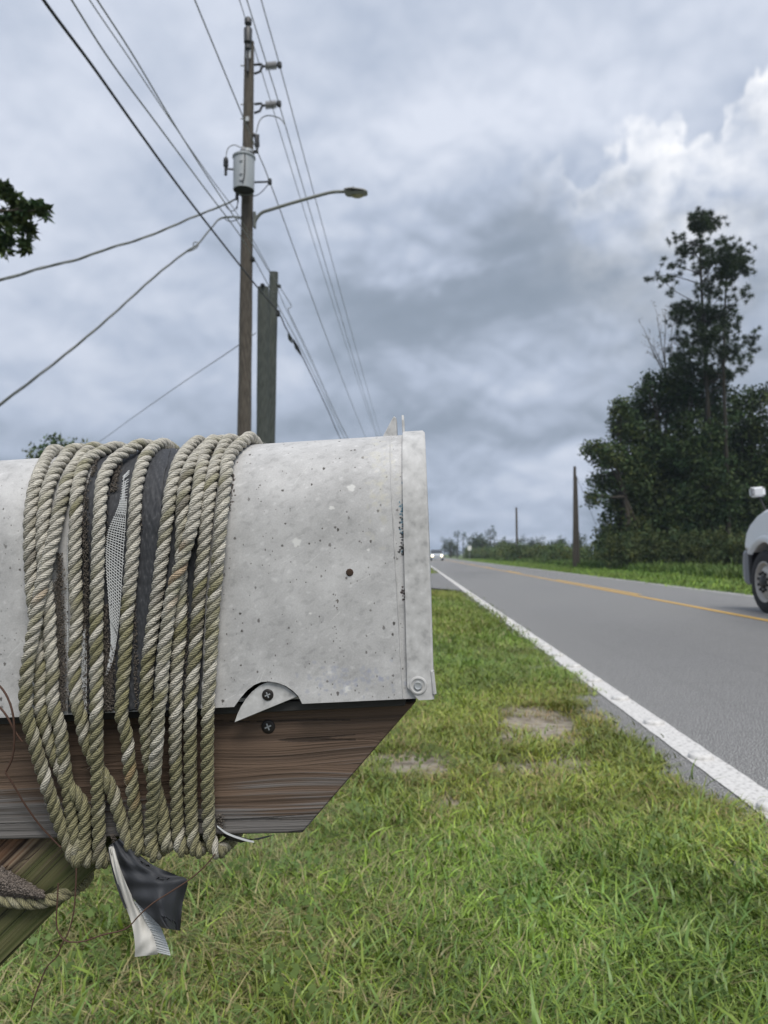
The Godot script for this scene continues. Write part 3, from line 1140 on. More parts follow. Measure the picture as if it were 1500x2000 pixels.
# ------------------------------------------------------------------ poles, wires
func wood_pole(called: String, label: String, low: Vector3, top: Vector3, r0: float, r1: float, m: Material, group := "") -> Node3D:
	var t := thing(called, label, "utility pole", Transform3D(Basis.IDENTITY, low), group)
	var s := Shape.new()
	var pts := PackedVector3Array()
	var rad := PackedFloat32Array()
	for k in 13:
		pts.append((top - low) * (k / 12.0))
		rad.append(lerpf(r0, r1, k / 12.0) * (1.0 + 0.02 * rng.randfn()))
	pts[0].y -= 0.1
	s.tube(pts, rad, 18)
	part("shaft", s, m, t)
	return t

func cable(called: String, label: String, category: String, pts: PackedVector3Array, r: float, m: Material, step := 0.25, group := "", sides := 6) -> Node3D:
	var s := Shape.new()
	var q := smooth_path(pts, step)
	var o := pts[0]
	for k in q.size():
		q[k] -= o
	s.tube(q, PackedFloat32Array([r]), sides)
	return solo(called, s, m, label, category, Transform3D(Basis.IDENTITY, o), group)

func standoff(parent: Node3D, a: Vector3, b: Vector3, r: float) -> void:
	# a forked bracket carrying a ribbed polymer insulator
	var s := Shape.new()
	var d := (b - a)
	s.tube(PackedVector3Array([a + Vector3(0, 0.05, 0), a + d * 0.28 + Vector3(0, 0.05, 0), a + d * 0.36, a + d * 0.9, b]), PackedFloat32Array([0.025]), 6)
	s.tube(PackedVector3Array([a - Vector3(0, 0.14, 0), a + d * 0.22 - Vector3(0, 0.11, 0), a + d * 0.32]), PackedFloat32Array([0.025]), 6)
	part("bracket", s, M.insulator, parent)
	s = Shape.new()
	var x := d.normalized()
	var f := Transform3D(Basis(x.cross(Vector3.FORWARD).normalized(), x, Vector3.FORWARD), a + d * 0.45)
	var prof := []
	for k in 6:
		prof.append_array([[0.04, k * d.length() * 0.075], [r, k * d.length() * 0.075 + 0.012], [r, k * d.length() * 0.075 + 0.022], [0.04, k * d.length() * 0.075 + 0.034]])
	s.lathe(f, prof, 12)
	part("insulator", s, M.grey_polymer, parent)
	s = Shape.new()
	s.box(Transform3D(Basis.IDENTITY, b), Vector3(0.09, 0.12, 0.1), 0.02)
	part("clamp", s, M.insulator, parent)

func _poles_and_wires() -> void:
	var d := 16.0
	var low := at(472, 1250, d)
	low.y = ground_y(low.x, low.z)
	var pole := wood_pole("utility_pole", "tall weathered brown utility pole carrying transformer and street lamp", low, at(487, 82, d), 0.165, 0.1, M.pole_wood)
	# pole-top pin insulator
	var s := Shape.new()
	var q := at(484, 108, d - 0.12) - low
	s.lathe(Transform3D(Basis.IDENTITY, q), [[0.03, -0.35], [0.03, 0.12], [0.07, 0.13], [0.07, 0.2], [0.035, 0.21], [0.035, 0.26], [0.085, 0.27], [0.09, 0.55], [0.075, 0.58], [0.03, 0.6], [0.03, 0.66], [0.075, 0.67], [0.08, 0.76], [0.05, 0.8], [0.0, 0.81]], 14)
	part("insulator", s, M.insulator, pole)
	s = Shape.new()
	s.box(Transform3D(Basis.IDENTITY, at(485, 100, d - 0.11) - low), Vector3(0.1, 0.32, 0.03), 0.008)
	part("mounting_plate", s, M.galvanised, pole)
	standoff(pole, at(497, 131, d) - low, at(546, 127, d - 0.15) - low, 0.085)
	standoff(pole, at(497, 208, d) - low, at(545, 203, d - 0.15) - low, 0.085)
	# through bolts, band, number tag
	for y in [128, 204, 232]:
		s = Shape.new()
		s.tube(PackedVector3Array([at(470, y, d) - low, at(482, y, d) - low]), PackedFloat32Array([0.014]), 6)
		part("bolt", s, M.galvanised, pole)
	s = Shape.new()
	s.box(Transform3D(Basis.IDENTITY, at(483, 232, d - 0.135) - low), Vector3(0.07, 0.1, 0.01), 0.003)
	part("number_tag", s, M.galvanised, pole)
	for y in [298, 378]:
		s = Shape.new()
		s.lathe(Transform3D(Basis.IDENTITY, at(483 - (y - 298) * 0.02, y, d) - low), [[0.14, -0.03], [0.148, -0.03], [0.148, 0.03], [0.14, 0.03]], 18)
		part("band", s, M.galvanised, pole)
	# neutral bracket
	s = Shape.new()
	s.tube(PackedVector3Array([at(492, 356, d) - low, at(525, 355, d - 0.1) - low]), PackedFloat32Array([0.02]), 6)
	s.box(Transform3D(Basis.IDENTITY, at(527, 355, d - 0.1) - low), Vector3(0.08, 0.13, 0.08), 0.02)
	part("neutral_bracket", s, M.insulator, pole)
	# conduit below the lamp and a small cable clamp
	s = Shape.new()
	s.box(Transform3D(Basis.IDENTITY, at(463, 383, d - 0.05) - low), Vector3(0.06, 0.16, 0.08), 0.015)
	s.tube(PackedVector3Array([at(465, 380, d) - low, at(474, 379, d) - low]), PackedFloat32Array([0.015]), 6)
	part("cable_clamp", s, M.dark_rubber, pole)
	s = Shape.new()
	s.box(Transform3D(Basis.IDENTITY, at(494, 507, d - 0.02) - low), Vector3(0.08, 0.09, 0.1), 0.02)
	part("cable_clamp", s, M.dark_rubber, pole)
	# fuse cutout on the road side
	var cut := thing("fuse_cutout", "dark fuse cutout on the pole above the transformer", "fuse", Transform3D(Basis.IDENTITY, at(501, 275, d)))
	s = Shape.new()
	s.tube(PackedVector3Array([Vector3(-0.12, 0.16, 0), Vector3(0, 0.1, 0), Vector3(0.02, -0.12, 0)]), PackedFloat32Array([0.035, 0.055, 0.05]), 8)
	part("body", s, M.insulator, cut)
	s = Shape.new()
	s.tube(PackedVector3Array([Vector3(0.05, 0.1, 0.05), Vector3(0.03, -0.24, 0.05)]), PackedFloat32Array([0.02]), 7)
	s.box(Transform3D(Basis.IDENTITY, Vector3(0.0, -0.25, 0.03)), Vector3(0.09, 0.05, 0.08), 0.01)
	part("fuse_tube", s, M.dark_rubber, cut)
	# transformer can
	var tr := thing("transformer", "grey can transformer hung on the utility pole above the lamp arm", "transformer", Transform3D(Basis.from_euler(Vector3(0, 0, 0)), at(476, 372, d - 0.36)))
	s = Shape.new()
	s.lathe(Transform3D.IDENTITY, [[0.0, 0.05], [0.2, 0.05], [0.203, 0.0], [0.213, 0.0], [0.216, 0.66], [0.21, 0.68]], 26, 0.9)
	part("tank", s, M.transformer_paint, tr)
	s = Shape.new()
	s.lathe(Transform3D.IDENTITY, [[0.0, 0.012], [0.201, 0.012], [0.201, 0.03]], 26)
	part("floor_plate", s, M.dark_rubber, tr)
	s = Shape.new()
	s.lathe(Transform3D.IDENTITY, [[0.205, 0.665], [0.235, 0.668], [0.235, 0.7], [0.2, 0.73], [0.1, 0.755], [0.0, 0.76]], 26)
	part("cover", s, M.transformer_paint, tr)
	s = Shape.new()
	s.lathe(Transform3D(Basis.IDENTITY, Vector3(-0.02, 0.76, 0.02)), [[0.05, -0.05], [0.05, 0.02], [0.07, 0.03], [0.04, 0.05], [0.065, 0.06], [0.035, 0.08], [0.03, 0.14], [0.0, 0.15]], 12)
	part("bushing", s, M.grey_polymer, tr)
	s = Shape.new()
	s.tube(PackedVector3Array([Vector3(-0.2, 0.42, 0.05), Vector3(-0.32, 0.43, 0.05), Vector3(-0.36, 0.47, 0.05)]), PackedFloat32Array([0.02]), 6)
	s.lathe(Transform3D(Basis.IDENTITY, Vector3(-0.36, 0.46, 0.05)), [[0.03, -0.16], [0.03, 0.0], [0.05, 0.02], [0.055, 0.06], [0.04, 0.07], [0.055, 0.09], [0.04, 0.1], [0.055, 0.13], [0.04, 0.2], [0.0, 0.22]], 12)
	part("arrester", s, M.insulator, tr)
	s = Shape.new()
	s.tube(smooth_path(PackedVector3Array([Vector3(-0.36, 0.67, 0.05), Vector3(-0.32, 0.86, 0.05), Vector3(-0.2, 0.93, 0.05), Vector3(-0.1, 0.9, 0.03), Vector3(-0.02, 0.87, 0.02)]), 0.03), PackedFloat32Array([0.01]), 6)
	part("jumper", s, M.aluminium_wire, tr)
	for y in [0.12, 0.25, 0.52]:
		s = Shape.new()
		s.lathe(Transform3D(Basis(Vector3.RIGHT, Vector3.BACK, Vector3.DOWN), Vector3(-0.01, y, 0.212)), [[0.03, 0.0], [0.03, 0.02], [0.0, 0.025]], 12)
		part("stud", s, M.steel, tr)
	s = Shape.new()
	s.tube(smooth_path(PackedVector3Array([Vector3(0.06, 0.72, 0.2), Vector3(0.07, 0.5, 0.225), Vector3(0.06, 0.2, 0.225), Vector3(0.02, 0.03, 0.22)]), 0.04), PackedFloat32Array([0.012]), 6)
	part("jumper", s, M.black_cable, tr)
	# jumper from the phase to the cutout
	s = Shape.new()
	var hop := PackedVector3Array()
	for e in [[556, 243], [548, 232], [535, 227], [520, 226], [508, 234], [502, 252], [500, 262]]:
		hop.append(at(e[0], e[1], d))
	cable("jumper_wire", "thin curved jumper from the lower standoff wire to the fuse", "wire", hop, 0.011, M.aluminium_wire, 0.06)
	# street lamp
	var lo := at(497, 438, d)
	var lamp := thing("street_lamp", "cobra head street lamp on a sloping grey arm bolted to the pole", "street lamp", Transform3D(Basis.IDENTITY, lo))
	s = Shape.new()
	var arm := PackedVector3Array()
	for e in [[499, 430], [510, 416], [530, 409], [560, 399.5], [600, 388], [640, 377], [656, 374.5], [676, 374]]:
		arm.append(at(e[0], e[1], d) - lo)
	s.tube(smooth_path(arm, 0.08), PackedFloat32Array([0.034]), 9)
	part("arm", s, M.lamp_arm, lamp)
	s = Shape.new()
	s.box(Transform3D(Basis.IDENTITY, at(497.5, 430, d) - lo), Vector3(0.05, 0.34, 0.1), 0.012)
	s.tube(PackedVector3Array([at(498, 441, d) - lo, at(502, 424, d) - lo]), PackedFloat32Array([0.018]), 6)
	part("bracket", s, M.lamp_arm, lamp)
	s = Shape.new()
	var head := PackedVector2Array()
	for e in [[672, 371], [682, 369], [696, 370], [712, 373], [718, 377], [716, 380], [708, 381.5], [690, 382.5], [678, 381], [673, 377]]:
		var p := at(e[0], e[1], d) - lo
		head.append(Vector2(p.x, p.y))
	s.prism(Transform3D(Basis.IDENTITY, Vector3(0, 0, arm[7].z)), head, -0.12, 0.12, 0.035, 0.5)
	part("head", s, mat("lamp_body", 0.24, 0.24, 0.22, 0.5), lamp)
	s = Shape.new()
	var lp := at(698, 383.5, d) - lo
	s.lathe(Transform3D(Basis.from_scale(Vector3(1.5, 1, 1)), lp), [[0.0, -0.028], [0.06, -0.02], [0.085, 0.0], [0.085, 0.02]], 18)
	part("lens", s, mat("lamp_lens", 0.38, 0.34, 0.22, 0.2), lamp)
	s = Shape.new()
	s.lathe(Transform3D(Basis.IDENTITY, at(689.5, 370, d) - lo), [[0.04, -0.01], [0.035, 0.04], [0.02, 0.055], [0.0, 0.056]], 10)
	part("photocell", s, M.insulator, lamp)
	# primaries and neutral run on beside the road
	for w in [["overhead primary wire on the pin at the very top of the pole", 481, 42, 0.01, 0.35], ["overhead wire on the upper standoff insulator of the pole", 546, 127, 0.0105, 0.25], ["overhead wire on the lower standoff insulator of the pole", 545, 203, 0.0105, 0.3], ["overhead neutral wire on the short bracket below the transformer top", 527, 355, 0.011, 0.5]]:
		var a := at(w[1], w[2], d - 0.12)
		var pts := PackedVector3Array()
		for k in 26:
			var z := 42.0 - k * 7.0
			var span := 58.0
			var f := fposmod((z - a.z) / span, 1.0)
			pts.append(Vector3(a.x, a.y - 4.0 * w[4] * f * (1.0 - f), z))
		pts.append(a)
		var list: Array = []
		for p in pts:
			list.append(p)
		list.sort_custom(func(u, v): return u.z > v.z)
		cable("power_line", w[0], "power line", PackedVector3Array(list), w[3], M.aluminium_wire, 0.8)
	# two old stub poles that carry the telephone cables
	var p1 := at(517, 1240, 19.2)
	p1.y = ground_y(p1.x, p1.z)
	var st1 := wood_pole("utility_pole", "shorter grey stub pole cut off square, touching its taller greenish neighbour", Vector3(at(514, 900, 19.2).x - 0.03, p1.y, p1.z), at(514, 561, 19.2), 0.19, 0.14, M.stub_wood)
	var p2 := at(524, 1240, 20.6)
	p2.y = ground_y(p2.x, p2.z)
	var st2 := wood_pole("utility_pole", "greenish grey stub pole with a notched top and cable clamps", Vector3(at(519, 900, 20.6).x - 0.04, p2.y, p2.z), at(535, 532, 20.6), 0.2, 0.115, M.stub_wood)
	s = Shape.new()
	s.box(Transform3D(Basis.IDENTITY, at(545, 559, 20.4) - st2.position), Vector3(0.1, 0.08, 0.12), 0.02)
	part("cable_clamp", s, M.dark_rubber, st2)
	s = Shape.new()
	s.box(Transform3D(Basis.IDENTITY, at(543, 612, 20.3) - st2.position), Vector3(0.1, 0.16, 0.12), 0.02)
	part("cable_clamp", s, M.dark_rubber, st2)
	s = Shape.new()
	s.box(Transform3D(Basis.IDENTITY, at(513, 557, 19.05) - st1.position), Vector3(0.1, 0.07, 0.12), 0.02)
	part("cable_clamp", s, M.dark_rubber, st1)
	# telephone cables, traced on the upright plane they hang in
	var lines := [
		["thick black telephone cable crossing in front of the tall pole", -3.30, [[20, -104], [85, 0], [180, 128], [275, 262], [370, 392], [470, 520], [510, 570], [545, 612], [558, 640], [580, 678], [600, 716], [640, 800], [665, 857], [700, 920]], 0.017, "black_cable"],
		["grey telephone cable just above the thick black cable", -3.28, [[85, -90], [140, 0], [215, 118], [305, 240], [400, 368], [470, 462], [515, 540], [548, 606], [580, 665], [620, 745], [670, 850], [700, 912]], 0.0105, "aluminium_wire"],
		["thin pale telephone wire between the two grey cables", -3.27, [[120, -92], [175, 0], [250, 110], [330, 230], [410, 345], [470, 428], [530, 535], [556, 598], [600, 690], [650, 800], [680, 858], [700, 900]], 0.0075, "aluminium_wire"],
		["uppermost grey telephone cable with a sharp kink past the stub pole", -3.27, [[130, -95], [190, 0], [260, 108], [340, 242], [415, 360], [494, 478], [526, 531], [546, 560], [560, 582], [569, 597], [567, 602], [562, 604], [575, 632], [610, 705], [650, 795], [680, 857], [705, 905]], 0.0105, "aluminium_wire"],
	]
	for l in lines:
		var pts := PackedVector3Array()
		for e in l[2]:
			pts.append(on_side(e[0], e[1], l[1]))
		var far_end := pts[pts.size() - 1]
		pts.append(Vector3(far_end.x, far_end.y + 0.2, far_end.z - 14.0))
		cable("telephone_cable", l[0], "cable", pts, l[3], M[l[4]], 0.2)
	# splice cases hung on the black cable
	s = Shape.new()
	var sp := PackedVector3Array([on_side(573, 664, -3.29), on_side(580, 679, -3.29), on_side(588, 693, -3.29)])
	s.tube(sp, PackedFloat32Array([0.025, 0.06, 0.025]), 9)
	solo("splice_case", s, M.dark_rubber, "black splice sleeve on the telephone cable past the stub poles", "splice case")
	s = Shape.new()
	sp = PackedVector3Array([on_side(564, 652, -3.29), on_side(566, 662, -3.29), on_side(571, 669, -3.29)])
	s.tube(sp, PackedFloat32Array([0.03, 0.045, 0.02]), 8)
	solo("splice_case", s, M.stub_wood, "small grey green terminal hung beside the black splice sleeve", "splice case")
	# service drops
	for l in [
		["twisted service drop rising gently to the transformer", [[-90, 566, 9.4], [0, 547, 10.2], [40, 536, 10.6], [90, 521, 11.1], [150, 507, 11.7], [210, 486, 12.3], [270, 468, 12.9], [320, 449, 13.4], [370, 427, 14.0], [405, 413, 14.5], [440, 399, 15.2], [462, 388, 15.8]], 0.02],
		["steep twisted service drop with loose coil near the transformer", [[-80, 850, 8.6], [0, 790, 9.2], [100, 714, 10.2], [200, 632, 11.4], [300, 542, 12.8], [360, 494, 13.8], [385, 478, 14.2], [412, 446, 14.8], [430, 427, 15.2], [450, 424, 15.5], [472, 425, 15.8]], 0.02]]:
		var pts := PackedVector3Array()
		for e in l[1]:
			pts.append(at(e[0], e[1], e[2]))
		var path := smooth_path(pts, 0.05)
		var t := thing("service_drop", l[0], "cable", Transform3D(Basis.IDENTITY, path[0]))
		for j in 3:
			var tw := PackedVector3Array()
			for k in path.size():
				var an := k * 0.16 + TAU * j / 3.0
				tw.append(path[k] - path[0] + Vector3(cos(an) * 0.3, sin(an), cos(an)) * 0.014)
			s = Shape.new()
			s.tube(tw, PackedFloat32Array([0.0095]), 5)
			part("conductor", s, M.aluminium_wire if j == 0 else M.lamp_arm, t)
	var loop := PackedVector3Array()
	for e in [[362, 492], [372, 490], [384, 484], [388, 477], [383, 472], [377, 476], [381, 484], [386, 474]]:
		loop.append(at(e[0], e[1], 14.1))
	cable("spare_coil", "loose end coiled on the steep service drop", "wire", loop, 0.011, M.aluminium_wire, 0.05)
	for e in [["thin tap wire looping under the transformer to the gentle drop", [[440, 402], [448, 410], [456, 412], [464, 400], [466, 384]]], ["thin tap wire looping from the steep drop to the pole", [[436, 424], [446, 432], [458, 431], [470, 425], [476, 420]]], ["thin tap wire from the neutral bracket back to the pole", [[524, 360], [514, 372], [504, 380], [494, 384]]], ["thin tap wire hanging straight below the transformer", [[462, 372], [464, 382], [464, 396], [463, 410]]]]:
		var pts := PackedVector3Array()
		for q2 in e[1]:
			pts.append(at(q2[0], q2[1], 15.75))
		cable("tap_wire", e[0], "wire", pts, 0.009, M.black_cable, 0.05)
	var down := PackedVector3Array([at(500, 650, 19.0), at(440, 692, 21.5), at(350, 752, 25.5), at(260, 815, 30.5), at(190, 865, 36.0), at(120, 905, 43.0)])
	cable("guy_wire", "faint thin wire slanting from the stub pole behind the mailbox", "wire", down, 0.012, M.aluminium_wire, 0.4)
	# poles across the road
	var b := grounded(1122, 56.0)
	wood_pole("utility_pole", "taller of two dark poles standing together before the wood", b, at(1122.5, 911, 56.0), 0.15, 0.1, M.pole_wood)
	b = grounded(1129, 57.0)
	wood_pole("utility_pole", "shorter leaning pole of the two standing before the wood", b, at(1125, 931, 57.0), 0.13, 0.09, M.pole_wood)
	b = grounded(1010, 100.0)
	wood_pole("utility_pole", "lone thin pole beyond the far verge with orange marker at its foot", b, at(1008.5, 991, 100.0), 0.16, 0.12, M.pole_wood)
	var gw := PackedVector3Array([at(1124, 925, 56.0), at(1140, 965, 54.5), at(1170, 1040, 52.0)])
	cable("guy_wire", "thin guy wire slanting from the paired poles into the wood", "wire", gw, 0.015, M.black_cable, 1.0)
	# a small sign, the orange marker, the white stake
	b = grounded(917, 128.0)
	var sg := thing("road_sign", "small white road sign on a post far along the scrub", "sign", Transform3D(Basis.IDENTITY, b))
	s = Shape.new()
	s.tube(PackedVector3Array([Vector3(0, -0.1, 0), Vector3(0, 2.3, 0)]), PackedFloat32Array([0.04]), 6)
	part("post", s, M.galvanised, sg)
	s = Shape.new()
	s.box(Transform3D(Basis.IDENTITY, Vector3(0, 2.0, 0.06)), Vector3(0.6, 0.75, 0.02), 0.006)
	part("plate", s, mat("sign_white", 0.7, 0.7, 0.68, 0.5), sg)
	b = grounded(1016, 99.0)
	s = Shape.new()
	s.lathe(Transform3D.IDENTITY, [[0.17, 0.0], [0.17, 0.03], [0.12, 0.05], [0.1, 0.5], [0.12, 0.52], [0.11, 0.62], [0.0, 0.66]], 12)
	solo("marker_post", s, mat("orange", 0.6, 0.14, 0.035, 0.6), "stubby orange marker at the foot of the lone thin pole", "marker", Transform3D(Basis.IDENTITY, b))
	b = grounded(1362, 40.0)
	s = Shape.new()
	s.box(Transform3D(Basis.from_euler(Vector3(0, 0.3, 0.02)), Vector3(0, 0.22, 0)), Vector3(0.07, 0.5, 0.02), 0.006)
	solo("survey_stake", s, mat("stake_white", 0.5, 0.5, 0.47, 0.8), "short white stake in the weeds before the wood", "stake", Transform3D(Basis.IDENTITY, b))

# ------------------------------------------------------------------ vehicles
func _wheel(parent: Node3D, at_: Vector3, r: float, width: float, side: float) -> void:
	# axle along x; side -1 shows its face towards -x
	var f := Transform3D(Basis(Vector3(0, 1, 0), Vector3(side, 0, 0), Vector3(0, 0, side)).orthonormalized(), at_)
	var s := Shape.new()
	var hw := width * 0.5
	s.lathe(f, [[r * 0.6, -hw * 0.8], [r * 0.75, -hw], [r * 0.93, -hw * 0.95], [r, -hw * 0.75], [r, -hw * 0.3], [r * 0.985, -hw * 0.27], [r * 0.985, -hw * 0.2], [r, -hw * 0.17], [r, hw * 0.17], [r * 0.985, hw * 0.2], [r * 0.985, hw * 0.27], [r, hw * 0.3], [r, hw * 0.75], [r * 0.93, hw * 0.95], [r * 0.75, hw], [r * 0.64, hw * 0.92], [r * 0.62, hw * 0.8]], 40)
	var ty := parent
	part("tyre", s, M.tyre, parent)
	s = Shape.new()
	s.lathe(f, [[r * 0.64, hw * 0.9], [r * 0.655, hw * 0.97], [r * 0.62, hw * 0.98], [r * 0.6, hw * 0.8], [r * 0.56, hw * 0.5], [r * 0.46, hw * 0.72], [r * 0.38, hw * 0.95], [r * 0.33, hw * 0.98], [r * 0.2, hw * 0.98], [r * 0.0, hw * 0.98]], 40, 0.6)
	part("rim", s, M.rim_steel, ty)
	s = Shape.new()
	s.lathe(f, [[r * 0.22, hw * 0.97], [r * 0.21, hw * 1.15], [r * 0.17, hw * 1.25], [0.0, hw * 1.27]], 20)
	part("hub", s, M.black_metal, ty)
	for k in 10:
		var a := TAU * k / 10.0
		var p := f * Vector3(cos(a) * r * 0.3, hw * 1.0, sin(a) * r * 0.3)
		s = Shape.new()
		s.lathe(Transform3D(f.basis, p), [[r * 0.05, -0.02], [r * 0.05, 0.03], [0.0, 0.035]], 8)
		part("wheel_nut", s, M.black_metal, ty)

func _vehicles() -> void:
	# medium truck in the far lane, driving away: its near front corner enters the frame
	var wx := 5.42
	var gx := road_y(5.6)
	var wc := on_level(1492, 1198, gx)
	var z0 := wc.z
	var tr := thing("truck", "white truck passing in the far lane, front wheel and hood mirror showing", "truck", Transform3D(Basis.IDENTITY, Vector3(wx, gx, z0)))
	var side := Transform3D(Basis(Vector3(0, 0, -1), Vector3(0, 1, 0), Vector3(1, 0, 0)), Vector3.ZERO)   # x forward, y up, z across to the right
	# hood and fender, one shell with the wheel arch cut out
	var hood := PackedVector2Array()
	for e in [[0.56, 0.97], [0.73, 0.98], [0.735, 1.1], [0.67, 1.27], [0.52, 1.41], [0.3, 1.52], [0.0, 1.60], [-0.9, 1.70], [-1.25, 1.72], [-1.25, 0.56]]:
		hood.append(Vector2(e[0], e[1]))
	for k in 11:
		var a := PI * 0.97 - k * PI * 0.72 / 10.0
		hood.append(Vector2(cos(a) * 0.62, 0.52 + sin(a) * 0.60))
	var s := Shape.new()
	s.prism(side, hood, 0.02, 2.2, 0.045, 0.5)
	part("hood", s, M.truck_white, tr)
	# wheel arch flare
	s = Shape.new()
	var rows: Array = []
	for k in 17:
		var a := PI * 0.98 - k * PI * 0.75 / 16.0
		var row := []
		for e in [[0.60, 0.03], [0.615, -0.03], [0.66, -0.035], [0.72, 0.03]]:
			row.append(s.p(side * Vector3(cos(a) * e[0], 0.52 + sin(a) * (e[0] - 0.02), e[1]), (Vector3(-1, 0, 0) + side.basis * Vector3(cos(a), sin(a), 0) * (e[0] - 0.66) * 8.0).normalized()))
		rows.append(row)
	for k in 16:
		for j in 3:
			s.quad(rows[k][j], rows[k][j + 1], rows[k + 1][j + 1], rows[k + 1][j])
	part("fender_flare", s, M.truck_white, tr)
	s = Shape.new()
	var liner := PackedVector2Array()
	for k in 15:
		var a := PI - k * PI / 14.0
		liner.append(Vector2(cos(a) * 0.6, 0.5 + sin(a) * 0.6))
	s.prism(side, liner, 0.42, 0.44, 0.0, 0.5)
	part("wheel_well", s, M.black_metal, tr)
	# bumper with dark inner return
	s = Shape.new()
	var bump := PackedVector2Array([Vector2(0.6, 0.42), Vector2(0.72, 0.42), Vector2(0.79, 0.5), Vector2(0.81, 0.78), Vector2(0.77, 0.98), Vector2(0.64, 0.98), Vector2(0.63, 0.7)])
	s.prism(side, bump, 0.0, 2.22, 0.05, 0.5)
	part("bumper", s, M.trim_grey, tr)
	s = Shape.new()
	s.prism(side, PackedVector2Array([Vector2(0.54, 0.44), Vector2(0.64, 0.44), Vector2(0.66, 0.965), Vector2(0.54, 0.965), Vector2(0.56, 0.7)]), 0.045, 0.3, 0.02)
	part("mud_guard", s, M.black_metal, tr)
	# headlamp facing ahead, grille
	s = Shape.new()
	s.box(Transform3D(Basis.IDENTITY, Vector3(0.3, 1.1, -0.73)), Vector3(0.34, 0.2, 0.06), 0.03)
	part("headlamp", s, M.chrome, tr)
	s = Shape.new()
	s.box(Transform3D(Basis.IDENTITY, Vector3(1.1, 1.1, -0.73)), Vector3(1.0, 0.5, 0.05), 0.02)
	part("grille", s, M.chrome, tr)
	# cab
	s = Shape.new()
	s.prism(side, PackedVector2Array([Vector2(-1.2, 0.7), Vector2(-1.2, 1.72), Vector2(-1.75, 2.62), Vector2(-2.0, 2.7), Vector2(-3.3, 2.7), Vector2(-3.4, 2.6), Vector2(-3.4, 0.7)]), 0.05, 2.17, 0.07, 0.5)
	part("cab", s, M.truck_white, tr)
	s = Shape.new()
	s.prism(side, PackedVector2Array([Vector2(-1.5, 1.72), Vector2(-1.9, 2.5), Vector2(-2.75, 2.5), Vector2(-2.75, 1.72)]), 0.035, 0.06, 0.008)
	var dw := part("side_window", s, M.glass, tr)
	dw.set_meta("label", "dark driver side window")
	s = Shape.new()
	s.face(side * Vector3(-1.22, 1.8, 0.2), side * Vector3(-1.22, 1.8, 2.0), side * Vector3(-1.68, 2.55, 1.95), side * Vector3(-1.68, 2.55, 0.25), Vector3(0, 0.3, -1))
	part("windscreen", s, M.glass, tr)
	s = Shape.new()
	s.box(Transform3D(Basis.IDENTITY, Vector3(-0.12, 2.0, 1.75)), Vector3(0.16, 0.62, 0.2), 0.05)
	s.tube(PackedVector3Array([Vector3(-0.1, 1.75, 1.8), Vector3(0.08, 1.7, 1.85)]), PackedFloat32Array([0.02]), 6)
	part("door_mirror", s, M.black_metal, tr)
	# hood mirror on its stalk
	var mp := at(1479, 961, -z0 + 0.55) - tr.position
	s = Shape.new()
	s.box(Transform3D(Basis.from_euler(Vector3(0.05, -0.5, 0.05)), mp), Vector3(0.235, 0.165, 0.12), 0.03)
	var hm := part("hood_mirror", s, M.truck_white, tr)
	s = Shape.new()
	s.box(Transform3D(Basis.from_euler(Vector3(0.05, -0.5, 0.05)), mp + Vector3(-0.085, 0.0, 0.03)), Vector3(0.06, 0.13, 0.12), 0.02)
	part("mirror_back", s, M.trim_grey, hm)
	s = Shape.new()
	s.tube(PackedVector3Array([mp + Vector3(0.02, -0.06, 0), mp + Vector3(0.1, -0.34, 0.1), Vector3(mp.x + 0.2, 1.5, mp.z + 0.2)]), PackedFloat32Array([0.013]), 6)
	part("stalk", s, M.black_metal, hm)
	# frame and cargo body
	s = Shape.new()
	s.box(Transform3D(Basis.IDENTITY, Vector3(1.1, 0.75, 3.6)), Vector3(0.8, 0.25, 8.0), 0.02)
	part("chassis", s, M.black_metal, tr)
	s = Shape.new()
	s.box(Transform3D(Basis.IDENTITY, Vector3(1.1, 2.15, 6.4)), Vector3(2.4, 2.4, 5.6), 0.04)
	part("cargo_body", s, M.truck_white, tr)
	for w in [[0.13, 0.0, -1.0], [2.09, 0.0, 1.0], [0.2, 6.5, -1.0], [2.0, 6.5, 1.0]]:
		var hub := Node3D.new()
		hub.name = "wheel"
		tr.add_child(hub, true)
		_wheel(hub, Vector3(w[0], 0.485, w[1]), 0.485, 0.27, w[2])
	# the oncoming car far down the near lane
	var cz := -104.0
	var car := thing("car", "distant oncoming car with bright headlights in the near lane", "car", Transform3D(Basis.IDENTITY, Vector3(3.15, road_y(3.15), cz)))
	var cs := Transform3D(Basis(Vector3(0, 0, 1), Vector3(0, 1, 0), Vector3(1, 0, 0)).orthonormalized(), Vector3(-0.9, 0, 0))
	s = Shape.new()
	s.prism(cs, PackedVector2Array([Vector2(0.0, 0.3), Vector2(0.05, 0.75), Vector2(-0.2, 0.88), Vector2(-1.15, 0.98), Vector2(-4.5, 1.0), Vector2(-4.6, 0.35)]), 0.0, 1.8, 0.1, 0.5)
	part("body", s, mat("car_silver", 0.45, 0.48, 0.52, 0.3), car)
	s = Shape.new()
	s.prism(cs, PackedVector2Array([Vector2(-1.1, 0.95), Vector2(-1.85, 1.5), Vector2(-3.6, 1.52), Vector2(-4.4, 0.98)]), 0.12, 1.68, 0.1, 0.5)
	part("cabin", s, M.glass, car)
	var glow := mat("headlight_glow", 1, 0.95, 0.8, 0.3)
	glow.emission_enabled = true
	glow.emission = Color(1.0, 0.93, 0.72)
	glow.emission_energy_multiplier = 3.0
